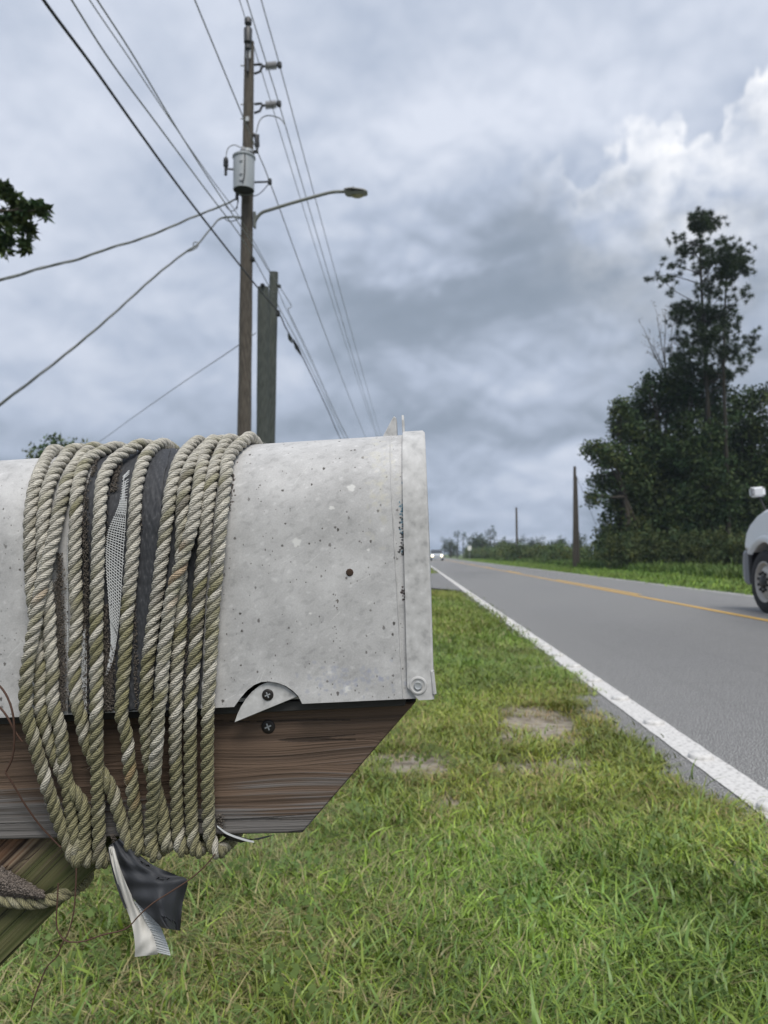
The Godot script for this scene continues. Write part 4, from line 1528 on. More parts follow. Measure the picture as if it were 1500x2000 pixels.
	for x in [-0.62, 0.62]:
		s = Shape.new()
		s.lathe(Transform3D(Basis(Vector3.RIGHT, Vector3.BACK, Vector3.DOWN), Vector3(x, 0.68, 0.03)), [[0.13, 0.0], [0.12, 0.03], [0.0, 0.05]], 14)
		var hl := part("headlight", s, glow, car)
		var beam := SpotLight3D.new()
		beam.name = "headlight_beam"
		beam.position = Vector3(x, 0.68, 0.12)
		beam.rotation_degrees = Vector3(-2, 180, 0)
		beam.spot_angle = 22
		beam.spot_range = 60
		beam.spot_attenuation = 2.0
		beam.light_energy = 4.0
		beam.light_size = 0.12
		beam.light_color = Color(1.0, 0.93, 0.78)
		beam.shadow_enabled = true
		car.add_child(beam)
	for w in [[-0.78, -0.85], [0.78, -0.85], [-0.78, -3.6], [0.78, -3.6]]:
		s = Shape.new()
		s.lathe(Transform3D(Basis(Vector3.UP, Vector3.RIGHT, Vector3.FORWARD), Vector3(w[0], 0.33, w[1])), [[0.0, -0.11], [0.28, -0.11], [0.33, -0.07], [0.33, 0.07], [0.28, 0.11], [0.0, 0.11]], 16)
		part("wheel", s, M.tyre, car)

# ------------------------------------------------------------------ mailbox
func _mailbox() -> void:
	var L := 0.485
	var E := 0.008
	var box := thing("mailbox", "weathered pale grey metal mailbox with arched top, speckled with mildew", "mailbox", box_frame)
	# near side with the notch above its fixing screw, then arch, far side and back
	var s := Shape.new()
	var notch: Array[Vector3] = []
	for e in [[590, 1370.5], [583, 1360], [572, 1349], [558, 1339.5], [542, 1333.5], [526, 1331], [510, 1332], [496, 1338], [482, 1349], [469, 1364], [457, 1380]]:
		notch.append(plane(e[0], e[1]))
	var poly := PackedVector2Array([Vector2(E, 0), Vector2(E, ys), Vector2(-L, ys), Vector2(-L, 0)])
	poly.append(Vector2(notch[10].x, 0.0))
	for k in range(9, 0, -1):
		poly.append(Vector2(notch[k].x, notch[k].y))
	poly.append(Vector2(notch[0].x, 0.0))
	var idx := Geometry2D.triangulate_polygon(poly)
	for z in [0.0, -0.0018]:
		var base := s.v.size()
		for q in poly:
			s.p(Vector3(q.x, q.y, z), Vector3(0, 0, 1 if z == 0.0 else -1), _box_uv(Vector3(q.x, q.y, 0)))
		for k in range(0, idx.size(), 3):
			s.tri(base + idx[k], base + idx[k + 1], base + idx[k + 2])
	for k in range(3, poly.size()):
		var a := poly[k]
		var b := poly[(k + 1) % poly.size()]
		var nn := Vector3((b - a).y, -(b - a).x, 0).normalized()
		s.quad(s.p(Vector3(a.x, a.y, 0), nn, Vector2(0.5, 0.5)), s.p(Vector3(b.x, b.y, 0), nn, Vector2(0.52, 0.5)), s.p(Vector3(b.x, b.y, -0.0018), nn, Vector2(0.52, 0.51)), s.p(Vector3(a.x, a.y, -0.0018), nn, Vector2(0.5, 0.51)))
	for sheet in 2:                                       # outer skin and lining
		var rr := R if sheet == 0 else R - 0.0018
		var sg := 1.0 if sheet == 0 else -1.0
		var row := s.v.size()
		var m := 26
		for k in m + 1:
			var a := PI * k / m
			var p := Vector3(0, ys + sin(a) * rr, -R + cos(a) * rr)
			var nn := Vector3(0, sin(a), cos(a))
			for x in [E, -L]:
				var t := Vector2(0.975 + x / 0.5, 0.98 - (ys + R * a) / 0.5)
				s.p(p + Vector3(x, 0, 0), nn * sg, t)
		for k in m:
			s.quad(row + k * 2, row + k * 2 + 1, row + k * 2 + 3, row + k * 2 + 2)
		var z := -R - rr
		s.face(Vector3(E, 0, z), Vector3(-L, 0, z), Vector3(-L, ys, z), Vector3(E, ys, z), Vector3(0, 0, -sg))
	part("shell", s, M.box_metal, box)
	var arch := PackedVector2Array([Vector2(0, 0)])       # (z, y) outline of the ends
	for k in 25:
		var a := PI * k / 24.0
		arch.append(Vector2(-R + cos(a) * (R - 0.002), ys + sin(a) * (R - 0.002)))
	arch.append(Vector2(-2.0 * R, 0))
	var endways := Transform3D(Basis(Vector3(0, 0, 1), Vector3(0, 1, 0), Vector3(-1, 0, 0)), Vector3.ZERO)
	s = Shape.new()
	s.prism(endways, arch, L - 0.004, L - 0.001, 0.0)
	part("back_panel", s, M.box_plain, box)
	s = Shape.new()
	s.box(Transform3D(Basis.IDENTITY, Vector3(-L * 0.5 - 0.002, 0.004, -R)), Vector3(L - 0.01, 0.003, 2 * R - 0.02))
	part("floor_pan", s, M.box_plain, box)
	# raised bead where the shell meets the door
	s = Shape.new()
	var bead := PackedVector3Array()
	for k in 31:
		var a := PI * k / 30.0
		bead.append(Vector3(-0.0042, ys + sin(a) * (R + 0.0), -R + cos(a) * (R + 0.0)))
	bead.insert(0, Vector3(-0.0042, 0.001, 0.0))
	bead.append(Vector3(-0.0042, 0.001, -2 * R))
	s.tube(bead, PackedFloat32Array([0.0006]), 8)
	part("bead", s, M.box_plain, box)
	# door: flange that widens downwards, then the slightly bulged front
	var door := Shape.new()
	var off := 0.0032
	var prof: Array = []
	var e0 := plane(818, 1365, off)
	var nb := 14
	for k in nb + 1:                                         # up the near edge
		var y := lerpf(-0.001, ys, k / float(nb))
		prof.append([y, off, Vector3(0, 0, 1)])
	for k in range(1, 30):
		var a := PI * k / 30.0
		prof.append([ys + sin(a) * (R + off), -R + cos(a) * (R + off), Vector3(0, sin(a), cos(a))])
	for k in nb + 1:
		prof.append([lerpf(ys, -0.001, k / float(nb)), -2 * R - off, Vector3(0, 0, -1)])
	var top_y := ys + R + off
	var dx0a := plane(788, 843, -R).x
	var dx0b := plane(796, 1365, off).x
	var dx1a := plane(829.5, 843, -R).x
	var dx1b := plane(848, 1360, off).x
	for sheet in 2:
		var ins := 0.0 if sheet == 0 else 0.0016
		var row := door.v.size()
		for q in prof:
			var f := clampf(1.0 - q[0] / top_y, 0.0, 1.0)
			var x0 := lerpf(dx0a, dx0b, f)
			var x1 := lerpf(dx1a, dx1b, f)
			# rounded ear at the hinge
			if q[0] < 0.012:
				x0 += 0.012 * (1.0 - sqrt(maxf(0.0, 1.0 - pow((0.012 - q[0]) / 0.013, 2.0)))) * 0.8
			var p := Vector3(0, q[0], q[1]) - (q[2] as Vector3) * ins
			var nn: Vector3 = (q[2] as Vector3) * (1.0 if sheet == 0 else -1.0)
			door.p(p + Vector3(x0, 0, 0), nn)
			door.p(p + Vector3(x1 - 0.0022, 0, 0), nn)
			door.p(p - (q[2] as Vector3) * 0.0022 + Vector3(x1, 0, 0), (nn + Vector3(1.5, 0, 0)).normalized())
		for k in prof.size() - 1:
			door.quad(row + k * 3, row + k * 3 + 1, row + k * 3 + 4, row + k * 3 + 3)
			door.quad(row + k * 3 + 1, row + k * 3 + 2, row + k * 3 + 5, row + k * 3 + 4)
		if sheet == 0:
			for k in prof.size() - 1:                        # the back edge has thickness
				var a := door.v[row + k * 3]
				var b := door.v[row + k * 3 + 3]
				var ia: Vector3 = prof[k][2] * 0.0016
				var ib: Vector3 = prof[k + 1][2] * 0.0016
				door.face(a, b, b - ib, a - ia, Vector3(-1, 0, 0))
	var centre := door.p(Vector3(lerpf(dx1a, dx1b, 0.5) + 0.0015, ys * 0.8, -R), Vector3(1, 0, 0))
	var rim: Array[int] = []
	for q in prof:
		var f := clampf(1.0 - q[0] / top_y, 0.0, 1.0)
		rim.append(door.p(Vector3(lerpf(dx1a, dx1b, f), q[0], q[1]) - (q[2] as Vector3) * 0.0022, Vector3(1, 0, 0)))
	for k in rim.size() - 1:
		door.tri(centre, rim[k], rim[k + 1])
	door.tri(centre, rim[rim.size() - 1], rim[0])
	var dr := part("door", door, M.box_plain, box)
	# lip at the foot of the door
	s = Shape.new()
	var lp := plane(848, 1338, off)
	s.box(Transform3D(Basis.from_euler(Vector3(0, 0, 0.05)), Vector3(lp.x - 0.0006, lp.y + 0.002, off - 0.004)), Vector3(0.0035, 0.021, 0.01), 0.001)
	part("lip", s, M.box_plain, dr)
	# hinge rivet with its dished washer
	var rv := plane(816.5, 1339, off)
	var out := Basis(Vector3.RIGHT, Vector3.BACK, Vector3.DOWN)
	s = Shape.new()
	s.lathe(Transform3D(out, Vector3(rv.x, rv.y, off)), [[0.0078, 0.0], [0.0074, 0.0009], [0.0062, 0.0012], [0.0052, 0.0005], [0.0042, 0.0001], [0.0, 0.0001]], 28)
	var wa := part("hinge_washer", s, M.box_plain, dr)
	s = Shape.new()
	s.lathe(Transform3D(out, Vector3(rv.x, rv.y, off)), [[0.0036, 0.0], [0.0036, 0.0012], [0.003, 0.0018], [0.002, 0.0014], [0.0, 0.0014]], 24)
	part("rivet", s, M.galvanised, wa)
	# pull tab on the door and wedge latch on the shell
	s = Shape.new()
	var tx := plane(788.5, 843, -R).x
	s.prism(Transform3D(Basis(Vector3(0, 0, 1), Vector3(0, 1, 0), Vector3(-1, 0, 0)), Vector3(tx, 0, 0)), PackedVector2Array([Vector2(-R - 0.012, ys + R - 0.006), Vector2(-R + 0.012, ys + R - 0.006), Vector2(-R + 0.011, ys + R + 0.014), Vector2(-R + 0.006, ys + R + 0.0195), Vector2(-R - 0.006, ys + R + 0.0195), Vector2(-R - 0.011, ys + R + 0.014)]), -0.0011, 0.0011, 0.0005)
	part("pull_tab", s, M.box_plain, dr)
	s = Shape.new()
	var w0 := plane(743, 862, -R + 0.01)
	var w1 := plane(766, 817, -R + 0.01)
	var w2 := plane(773, 817, -R + 0.01)
	var w3 := plane(776, 862, -R + 0.01)
	s.prism(Transform3D.IDENTITY, PackedVector2Array([Vector2(w0.x, w0.y), Vector2(w3.x, w3.y), Vector2(w2.x + 0.0005, w2.y), Vector2(w2.x - 0.0015, w2.y + 0.002), Vector2(w1.x + 0.0005, w1.y)]), -R - 0.01, -R + 0.012, 0.0006)
	part("latch", s, M.box_plain, box)
	# the loose fixing tab and its screw
	s = Shape.new()
	var tab := PackedVector2Array()
	for e in [[458, 1411], [463, 1396], [470, 1381], [480, 1365], [492, 1351], [506, 1339.5], [521, 1332.5], [536, 1331.5], [550, 1336], [563, 1344.5], [574, 1353], [581, 1360.5]]:
		var q := plane(e[0], e[1], -0.003)
		tab.append(Vector2(q.x, q.y))
	s.prism(Transform3D.IDENTITY, tab, -0.0045, -0.003, 0.0003)
	var tb := part("fixing_tab", s, M.box_plain, box)
	_screw(plane(523, 1357, -0.003), 0.0051, tb)
	# the wooden post: arm, base board, diagonal brace, upright out of frame
	var post := thing("mailbox_post", "weathered brown and grey timber arm with sloping end under the mailbox", "post", box_frame)
	var zf := -0.02
	var ends := PackedVector2Array()
	for e in [[812, 1371], [590, 1627]]:
		var q := plane(e[0], e[1], zf)
		ends.append(Vector2(q.x, q.y))
	var bl := plane(0, 1640, zf)
	var tl := plane(0, 1408, zf)
	var slope := (bl.y - ends[1].y) / (bl.x - ends[1].x)
	var back_x := -0.62
	var foot := Vector2(back_x, ends[1].y + slope * (back_x - ends[1].x))
	var head := Vector2(back_x, tl.y + (ends[0].y - tl.y) / (ends[0].x - tl.x) * (back_x - tl.x))
	s = Shape.new()
	var beam := PackedVector2Array([ends[0], ends[1], foot, head])
	s.prism(Transform3D.IDENTITY, beam, zf - 0.125, zf, 0.0012)
	_grain(s, head, 0.66, 0.122)
	part("arm", s, M.timber, post)
	_screw(plane(524, 1419, zf), 0.0062, post.get_child(0))
	s = Shape.new()
	s.box(Transform3D(Basis.IDENTITY, Vector3(-0.24, -0.0036, -R)), Vector3(0.474, 0.0085, 2 * R - 0.02), 0.0008)
	part("base_board", s, mat("base_board", 0.05, 0.048, 0.044, 0.9), post)
	# brace at about 45 degrees
	var b0 := plane(192, 1690, zf - 0.012)
	var b1 := plane(0, 1884, zf - 0.012)
	var dir := Vector2(b1.x - b0.x, b1.y - b0.y).normalized()
	var nrm := Vector2(dir.y, -dir.x)
	if nrm.x > 0.0:
		nrm = -nrm
	s = Shape.new()
	var bq := Vector2(b0.x, b0.y)
	var beam_y := foot.y + 0.02
	var t0 := (beam_y - bq.y) / dir.y
	var far := bq + dir * 0.5
	var lift := bq + nrm * 0.098
	var t1 := (beam_y - lift.y) / dir.y
	var br := PackedVector2Array([bq + dir * t0, far, far + nrm * 0.098, lift + dir * t1])
	s.prism(Transform3D.IDENTITY, br, zf - 0.1, zf - 0.012, 0.0012)
	_grain_dir(s, lift, dir, 0.66, 0.1)
	part("brace", s, M.brace_timber, post)
	s = Shape.new()
	var low := box_frame.affine_inverse() * Vector3(box_frame.origin.x - 0.6, -0.3, box_frame.origin.z)
	s.box(Transform3D(Basis.IDENTITY, Vector3(back_x - 0.045, (low.y + 0.16) * 0.5, zf - 0.06)), Vector3(0.089, 0.16 - low.y, 0.089), 0.003)
	_grain_dir(s, Vector2(back_x, 0.16), Vector2(0, -1), 0.47, 0.1)
	part("upright", s, M.brace_timber, post)

func _grain(s: Shape, origin: Vector2, length: float, height: float) -> void:
	for k in s.v.size():
		s.uv[k] = Vector2((s.v[k].x - origin.x) / length, (origin.y - s.v[k].y + (s.v[k].z + 0.02) * 0.4) / height)

func _grain_dir(s: Shape, origin: Vector2, d: Vector2, length: float, height: float) -> void:
	for k in s.v.size():
		var q := Vector2(s.v[k].x, s.v[k].y) - origin
		s.uv[k] = Vector2(q.dot(d) / length, absf(q.cross(d)) / height + s.v[k].z * 0.6)

func _screw(p: Vector3, r: float, parent: Node3D) -> void:
	# a flat head with a cross recess
	var out := Basis(Vector3.RIGHT, Vector3.BACK, Vector3.DOWN)
	var s := Shape.new()
	s.lathe(Transform3D(out, p), [[r, 0.0], [r * 0.97, r * 0.12], [r * 0.85, r * 0.2], [r * 0.62, r * 0.24], [0.0, r * 0.24]], 24)
	var sc := part("screw", s, M.screw_steel, parent)
	s = Shape.new()
	for a in [0.35, 0.35 + PI / 2]:
		s.box(Transform3D(Basis(Vector3(0, 0, 1), a), p + Vector3(0, 0, r * 0.25)), Vector3(r * 1.0, r * 0.2, r * 0.05))
	part("cross_recess", s, M.galvanised, sc)

# ------------------------------------------------------------------ rope
var rope_noise: FastNoiseLite

func rope_shape(path: PackedVector3Array, seed_: int) -> Shape:
	# three strands laid right-handed about the path
	var s := Shape.new()
	var r := RandomNumberGenerator.new()
	r.seed = seed_
	var q := smooth_path(path, 0.0016)
	var rs := 0.00285
	var rh := 0.0032
	var pitch := 0.0285
	var sides := 9
	var n := q.size()
	var dirs: Array[Vector3] = []
	var sidev: Array[Vector3] = []
	var sv := Vector3.ZERO
	for k in n:
		var d := (q[mini(k + 1, n - 1)] - q[maxi(k - 1, 0)]).normalized()
		dirs.append(d)
		if k == 0:
			sv = d.cross(Vector3(0.3, 0.2, 1).normalized()).normalized()
		else:
			sv = (sv - d * sv.dot(d)).normalized()
		sidev.append(sv)
	var ph := r.randf() * TAU
	for j in 3:
		var pts := PackedVector3Array()
		for k in n:
			var a := ph + TAU * j / 3.0 + k * 0.0016 / pitch * TAU + 0.9 * rope_noise.get_noise_2d(k * 0.35, seed_ * 77.0)
			var wob := 1.0 + 0.10 * rope_noise.get_noise_2d(k * 0.4 + j * 300.0, seed_ * 50.0)
			pts.append(q[k] + (sidev[k] * cos(a) + dirs[k].cross(sidev[k]) * sin(a)) * rh * wob)
		var side := Vector3.ZERO
		var row0 := s.v.size()
		for k in n:
			var d := (pts[mini(k + 1, n - 1)] - pts[maxi(k - 1, 0)]).normalized()
			if k == 0:
				side = d.cross(Vector3(0.1, 0.5, 1).normalized()).normalized()
			else:
				side = (side - d * side.dot(d)).normalized()
			var up := d.cross(side)
			var p := pts[k]
			# weathered fibre, patchy olive algae plus painted shade lower down, a few rusty stains
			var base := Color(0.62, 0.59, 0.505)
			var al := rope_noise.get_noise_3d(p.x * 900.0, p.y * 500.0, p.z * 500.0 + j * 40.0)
			var algae_shade := clampf(0.42 + 2.0 * al + clampf((0.05 - p.y) * 7.0, -0.7, 0.9), 0.0, 1.0)
			base = base.lerp(Color(0.235, 0.22, 0.095), algae_shade * 0.88)
			var st := rope_noise.get_noise_3d(p.x * 260.0 + 500.0, p.y * 260.0, j * 97.0 + seed_ * 31.0)
			if st > 0.55:
				base = base.lerp(Color(0.40, 0.26, 0.13), clampf((st - 0.55) * 6.0, 0.0, 0.7))
			elif st < -0.45:
				base = base.lerp(Color(0.16, 0.14, 0.11), clampf((-0.45 - st) * 5.0, 0.0, 0.7))
			base = base * (1.0 + 0.25 * rope_noise.get_noise_2d(k * 3.0, j * 200.0 + seed_ * 17.0))
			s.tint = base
			var rr := rs * (1.0 + 0.13 * rope_noise.get_noise_2d(k * 1.1, j * 500.0 + seed_ * 9.0))
			for m in sides + 1:
				var a := TAU * m / sides
				var nn := side * cos(a) + up * sin(a)
				s.p(p + nn * rr, nn, Vector2(float(m) / sides, k * 0.0016 / 0.0168))
		for k in n - 1:
			for m in sides:
				var a := row0 + k * (sides + 1) + m
				s.quad(a, a + 1, a + sides + 2, a + sides + 1)
	# frayed fibres standing off the lay
	var loose := n / 3
	for k in loose:
		var m := r.randi_range(2, n - 3)
		var d := (ball(r) - dirs[m] * 0.2).normalized()
		var o := q[m] + d * (rs + rh) * 0.85
		var e := o + (d * 0.6 + dirs[m] * r.randf_range(-1, 1) + ball(r) * 0.4) * r.randf_range(0.002, 0.009)
		s.tint = Color(0.6, 0.57, 0.48)
		var w := d.cross(dirs[m]).normalized() * 0.00016
		s.tri(s.p(o + w, d), s.p(o - w, d), s.p(e, d))
	return s

func _ropes() -> void:
	rope_noise = noise(95, 0.02, 3)
	# front runs traced top to bottom: [points of the upper zoom], [points of the lower zoom], lift in the middle
	var runs := [
		[[[300, 236], [222, 400], [185, 560], [176, 720], [180, 900], [188, 1060], [205, 1200], [225, 1400], [238, 1560], [240, 1760]], [[255, 150], [300, 330], [380, 520], [470, 640], [500, 740], [495, 860], [505, 990]], 0.0],
		[[[400, 252], [295, 420], [258, 600], [250, 750], [258, 900], [275, 1080], [290, 1220], [292, 1360], [308, 1500], [308, 1700]], [[335, 80], [352, 220], [372, 400], [395, 560], [420, 750], [450, 900], [470, 995]], 0.0005],
		[[[520, 232], [410, 380], [350, 580], [312, 760], [270, 920], [228, 1110], [200, 1280], [165, 1480], [150, 1640], [155, 1780]], [[165, 120], [192, 270], [240, 440], [290, 600], [342, 760], [400, 900], [440, 990]], 0.0095],
		[[[640, 228], [510, 300], [458, 450], [445, 600], [440, 800], [440, 1000], [450, 1200], [440, 1400], [438, 1580], [452, 1720]], [[470, 140], [505, 300], [570, 440], [645, 560], [692, 700], [738, 840], [770, 910]], 0.0],
		[[[800, 212], [665, 300], [602, 420], [585, 600], [575, 800], [570, 1000], [565, 1200], [565, 1400], [565, 1600], [565, 1780]], [[565, 120], [566, 300], [570, 500], [575, 700], [580, 850], [590, 1000]], 0.003],
		[[[940, 190], [858, 270], [805, 430], [790, 600], [780, 800], [765, 1000], [745, 1200], [735, 1400], [720, 1600], [712, 1780]], [[722, 120], [740, 260], [760, 450], [785, 650], [800, 800], [815, 930]], 0.0],
		[[[1150, 190], [1064, 280], [1012, 430], [985, 600], [965, 750], [945, 900], [920, 1100], [890, 1300], [865, 1500], [855, 1700]], [[852, 120], [860, 300], [880, 450], [920, 600], [955, 740], [972, 900]], 0.0],
		[[[1230, 196], [1115, 330], [1078, 470], [1070, 600], [1066, 720], [1062, 900], [1056, 1100], [1056, 1280], [1042, 1440], [1028, 1640]], [[1030, 100], [1026, 300], [1030, 480], [1036, 650], [1042, 800], [1064, 930]], 0.0],
		[[[1340, 140], [1222, 215], [1182, 350], [1158, 500], [1122, 700], [1062, 900], [1005, 1090], [982, 1250], [955, 1480], [942, 1680]], [[932, 80], [920, 300], [905, 500], [890, 700], [882, 840], [898, 960]], 0.0095],
		[[[1320, 196], [1254, 350], [1228, 500], [1210, 650], [1190, 850], [1170, 1050], [1155, 1250], [1140, 1450], [1122, 1650]], [[1116, 80], [1115, 300], [1116, 500], [1120, 700], [1130, 850], [1150, 940]], 0.0],
		[[[1450, 168], [1345, 270], [1322, 420], [1300, 600], [1288, 750], [1270, 950], [1250, 1150], [1240, 1350], [1230, 1550], [1218, 1760]], [[1215, 120], [1215, 300], [1215, 500], [1220, 700], [1230, 850], [1272, 945]], 0.001],
	]
	var rope := thing("rope", "greyed twisted three strand rope wound round mailbox and timber arm", "rope", box_frame)
	var bottoms: Array[Vector3] = []
	for q in runs:
		var e: Array = q[1][q[1].size() - 1]
		bottoms.append(hit(e[0] / 3.0, 1350 + e[1] / 3.0, RB))
	var i := 0
	for q in runs:
		var pts := PackedVector3Array()
		var b := bottoms[i]
		# comes in under the timber
		pts.append(Vector3(b.x + 0.004, b.y - 0.002, -0.095))
		pts.append(Vector3(b.x + 0.003, b.y - 0.004, -0.055))
		pts.append(Vector3(b.x + 0.001, b.y - 0.002, -0.026))
		var front: Array = []
		for e in q[0]:
			front.append(Vector2(e[0] / 3.0, 800 + e[1] / 3.0))
		for e in q[1]:
			if 1350 + e[1] / 3.0 > (front[front.size() - 1] as Vector2).y + 16.0:
				front.append(Vector2(e[0] / 3.0, 1350 + e[1] / 3.0))
		var m := front.size()
		for k in range(m - 1, -1, -1):
			var f := k / float(m - 1)
			var lift: float = q[2] * smoothstep(0.12, 0.35, f) * (1.0 - smoothstep(0.78, 0.98, f)) if q[2] > 0.004 else q[2]
			pts.append(hit(front[k].x, front[k].y, RB + lift))
		# over the arch and down behind
		var last := pts[pts.size() - 1]
		var a0 := atan2(last.y - ys, last.z + R)
		var nx: float = bottoms[mini(i + 1, 10)].x
		var drift := (nx - last.x) * 0.25
		for k in range(1, 9):
			var a := lerpf(a0, PI, k / 8.0)
			pts.append(Vector3(last.x + 0.005 * sin(k / 8.0 * PI * 0.5) + drift * k / 8.0, ys + sin(a) * (R + RB), -R + cos(a) * (R + RB)))
		var x1 := pts[pts.size() - 1].x
		for k in range(1, 5):
			pts.append(Vector3(lerpf(x1, nx, k / 5.0), lerpf(ys, -0.105, k / 4.0), -2 * R - RB + 0.016 * maxf(0.0, k - 2.0) / 2.0))
		pts.append(Vector3(nx, -0.128, -0.142))
		pts.append(Vector3(nx, -0.135, -0.11))
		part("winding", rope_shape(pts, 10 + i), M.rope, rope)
		i += 1
	# the tail that crosses the brace
	var tail := PackedVector3Array()
	for e in [[-70, 1735, 0.004], [-20, 1752, 0.006], [20, 1759, 0.007], [60, 1763, 0.006], [100, 1758, 0.003], [128, 1745, -0.004], [150, 1735, -0.014], [165, 1722, -0.03], [172, 1708, -0.05], [165, 1690, -0.08]]:
		tail.append(plane(e[0], e[1], -0.032 + RB + e[2] - 0.004))
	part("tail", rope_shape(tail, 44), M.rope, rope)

# ------------------------------------------------------------------ tape
func wrap_sheet(left: Array, right: Array, off: float, seed_: int, rag := 0.0012) -> Shape:
	# a sheet on the skin of the box between two traced edges, with thickness and a slightly ragged rim
	var s := Shape.new()
	var n := noise(seed_, 0.09, 3)
	var rows := 60
	var cols := 14
	var grid: Array = []
	for k in rows + 1:
		var f := k / float(rows)
		var a := _along(left, f)
		var b := _along(right, f)
		for j in cols + 1:
			var t := j / float(cols)
			var px := lerpf(a.x, b.x, t)
			var py := lerpf(a.y, b.y, t)
			var o := off + 0.0008 * n.get_noise_2d(px * 1.5, py * 0.5)
			var p := hit(px, py, o)
			if j == 0 or j == cols:
				p.x += rag * n.get_noise_2d(py * 2.0, 50.0 + j)
			if k == 0 or k == rows:
				p.y += rag * 2.0 * n.get_noise_2d(px * 3.0, 90.0 + k)
			grid.append(p)
	for layer in 2:
		var base := s.v.size()
		for k in rows + 1:
			for j in cols + 1:
				var p: Vector3 = grid[k * (cols + 1) + j]
				var u: Vector3 = grid[mini(k + 1, rows) * (cols + 1) + j] - grid[maxi(k - 1, 0) * (cols + 1) + j]
				var w: Vector3 = grid[k * (cols + 1) + mini(j + 1, cols)] - grid[k * (cols + 1) + maxi(j - 1, 0)]
				var nn := w.cross(-u).normalized()
				if nn.z + nn.y < 0.0:
					nn = -nn
				s.p(p - nn * 0.0004 * layer, nn * (1.0 if layer == 0 else -1.0), Vector2(j * 0.3, k * 0.3))
		for k in rows:
			for j in cols:
				var a := base + k * (cols + 1) + j
				s.quad(a, a + 1, a + cols + 2, a + cols + 1)
	return s

func _along(line: Array, f: float) -> Vector2:
	var t := f * (line.size() - 1)
	var k := mini(int(t), line.size() - 2)
	var a := Vector2(line[k][0], line[k][1])
	var b := Vector2(line[k + 1][0], line[k + 1][1])
	var p := Vector2(line[maxi(k - 1, 0)][0], line[maxi(k - 1, 0)][1])
	var n := Vector2(line[mini(k + 2, line.size() - 1)][0], line[mini(k + 2, line.size() - 1)][1])
	return a.cubic_interpolate(b, p, n, t - k)

func patch(left: Array, right: Array, z: float, curl: Callable) -> Shape:
	# a free hanging sheet between two traced edges
	var s := Shape.new()
	var rows := 30
	var cols := 12
	var grid: Array = []
	for k in rows + 1:
		for j in cols + 1:
			var f := k / float(rows)
			var t := j / float(cols)
			var q := _along(left, f).lerp(_along(right, f), t)
			grid.append(plane(q.x, q.y, z + curl.call(t, f)))
	for layer in 2:
		var base := s.v.size()
		for k in rows + 1:
			for j in cols + 1:
				var u: Vector3 = grid[mini(k + 1, rows) * (cols + 1) + j] - grid[maxi(k - 1, 0) * (cols + 1) + j]
				var w: Vector3 = grid[k * (cols + 1) + mini(j + 1, cols)] - grid[k * (cols + 1) + maxi(j - 1, 0)]
				var nn := w.cross(u).normalized()
				if nn.z < 0.0:
					nn = -nn
				s.p((grid[k * (cols + 1) + j] as Vector3) - nn * 0.0004 * layer, nn * (1.0 if layer == 0 else -1.0), Vector2(j * 0.2, k * 0.2))
		for k in rows:
			for j in cols:
				var a := base + k * (cols + 1) + j
				s.quad(a, a + 1, a + cols + 2, a + cols + 1)
	return s

func netting(left: Array, right: Array, off: float, seed_: int, dx := 5.5, dy := 5.0) -> Shape:
	# torn scrim: threads both ways, some missing
	var s := Shape.new()
	var r := RandomNumberGenerator.new()
	r.seed = seed_
	var length: float = absf(right[right.size() - 1][1] - right[0][1])
	var rows := int(length / dy)
	for k in rows:
		var f := (k + 0.5) / rows
		var a := _along(left, f)
		var b := _along(right, f)
		if r.randf() < 0.06:
			continue
		var pts := PackedVector3Array()
		for j in 6:
			var q := a.lerp(b, j / 5.0 * r.randf_range(0.9, 1.0))
			pts.append(hit(q.x, q.y + r.randf_range(-0.4, 0.4), off))
		s.tube(pts, PackedFloat32Array([0.0004]), 4, false)
	var wide := absf(right[right.size() / 2][0] - left[left.size() / 2][0])
	for j in int(wide / dx) + 1:
		var t := (j + 0.5) / (int(wide / dx) + 1)
		var f0 := r.randf_range(0.0, 0.15)
		var f1 := r.randf_range(0.85, 1.0)
		var pts := PackedVector3Array()
		for k in 40:
			var f := lerpf(f0, f1, k / 39.0)
			var q := _along(left, f).lerp(_along(right, f), t)
			pts.append(hit(q.x + r.randf_range(-0.3, 0.3), q.y, off + 0.0003))
		s.tube(pts, PackedFloat32Array([0.0003]), 4, false)
	return s

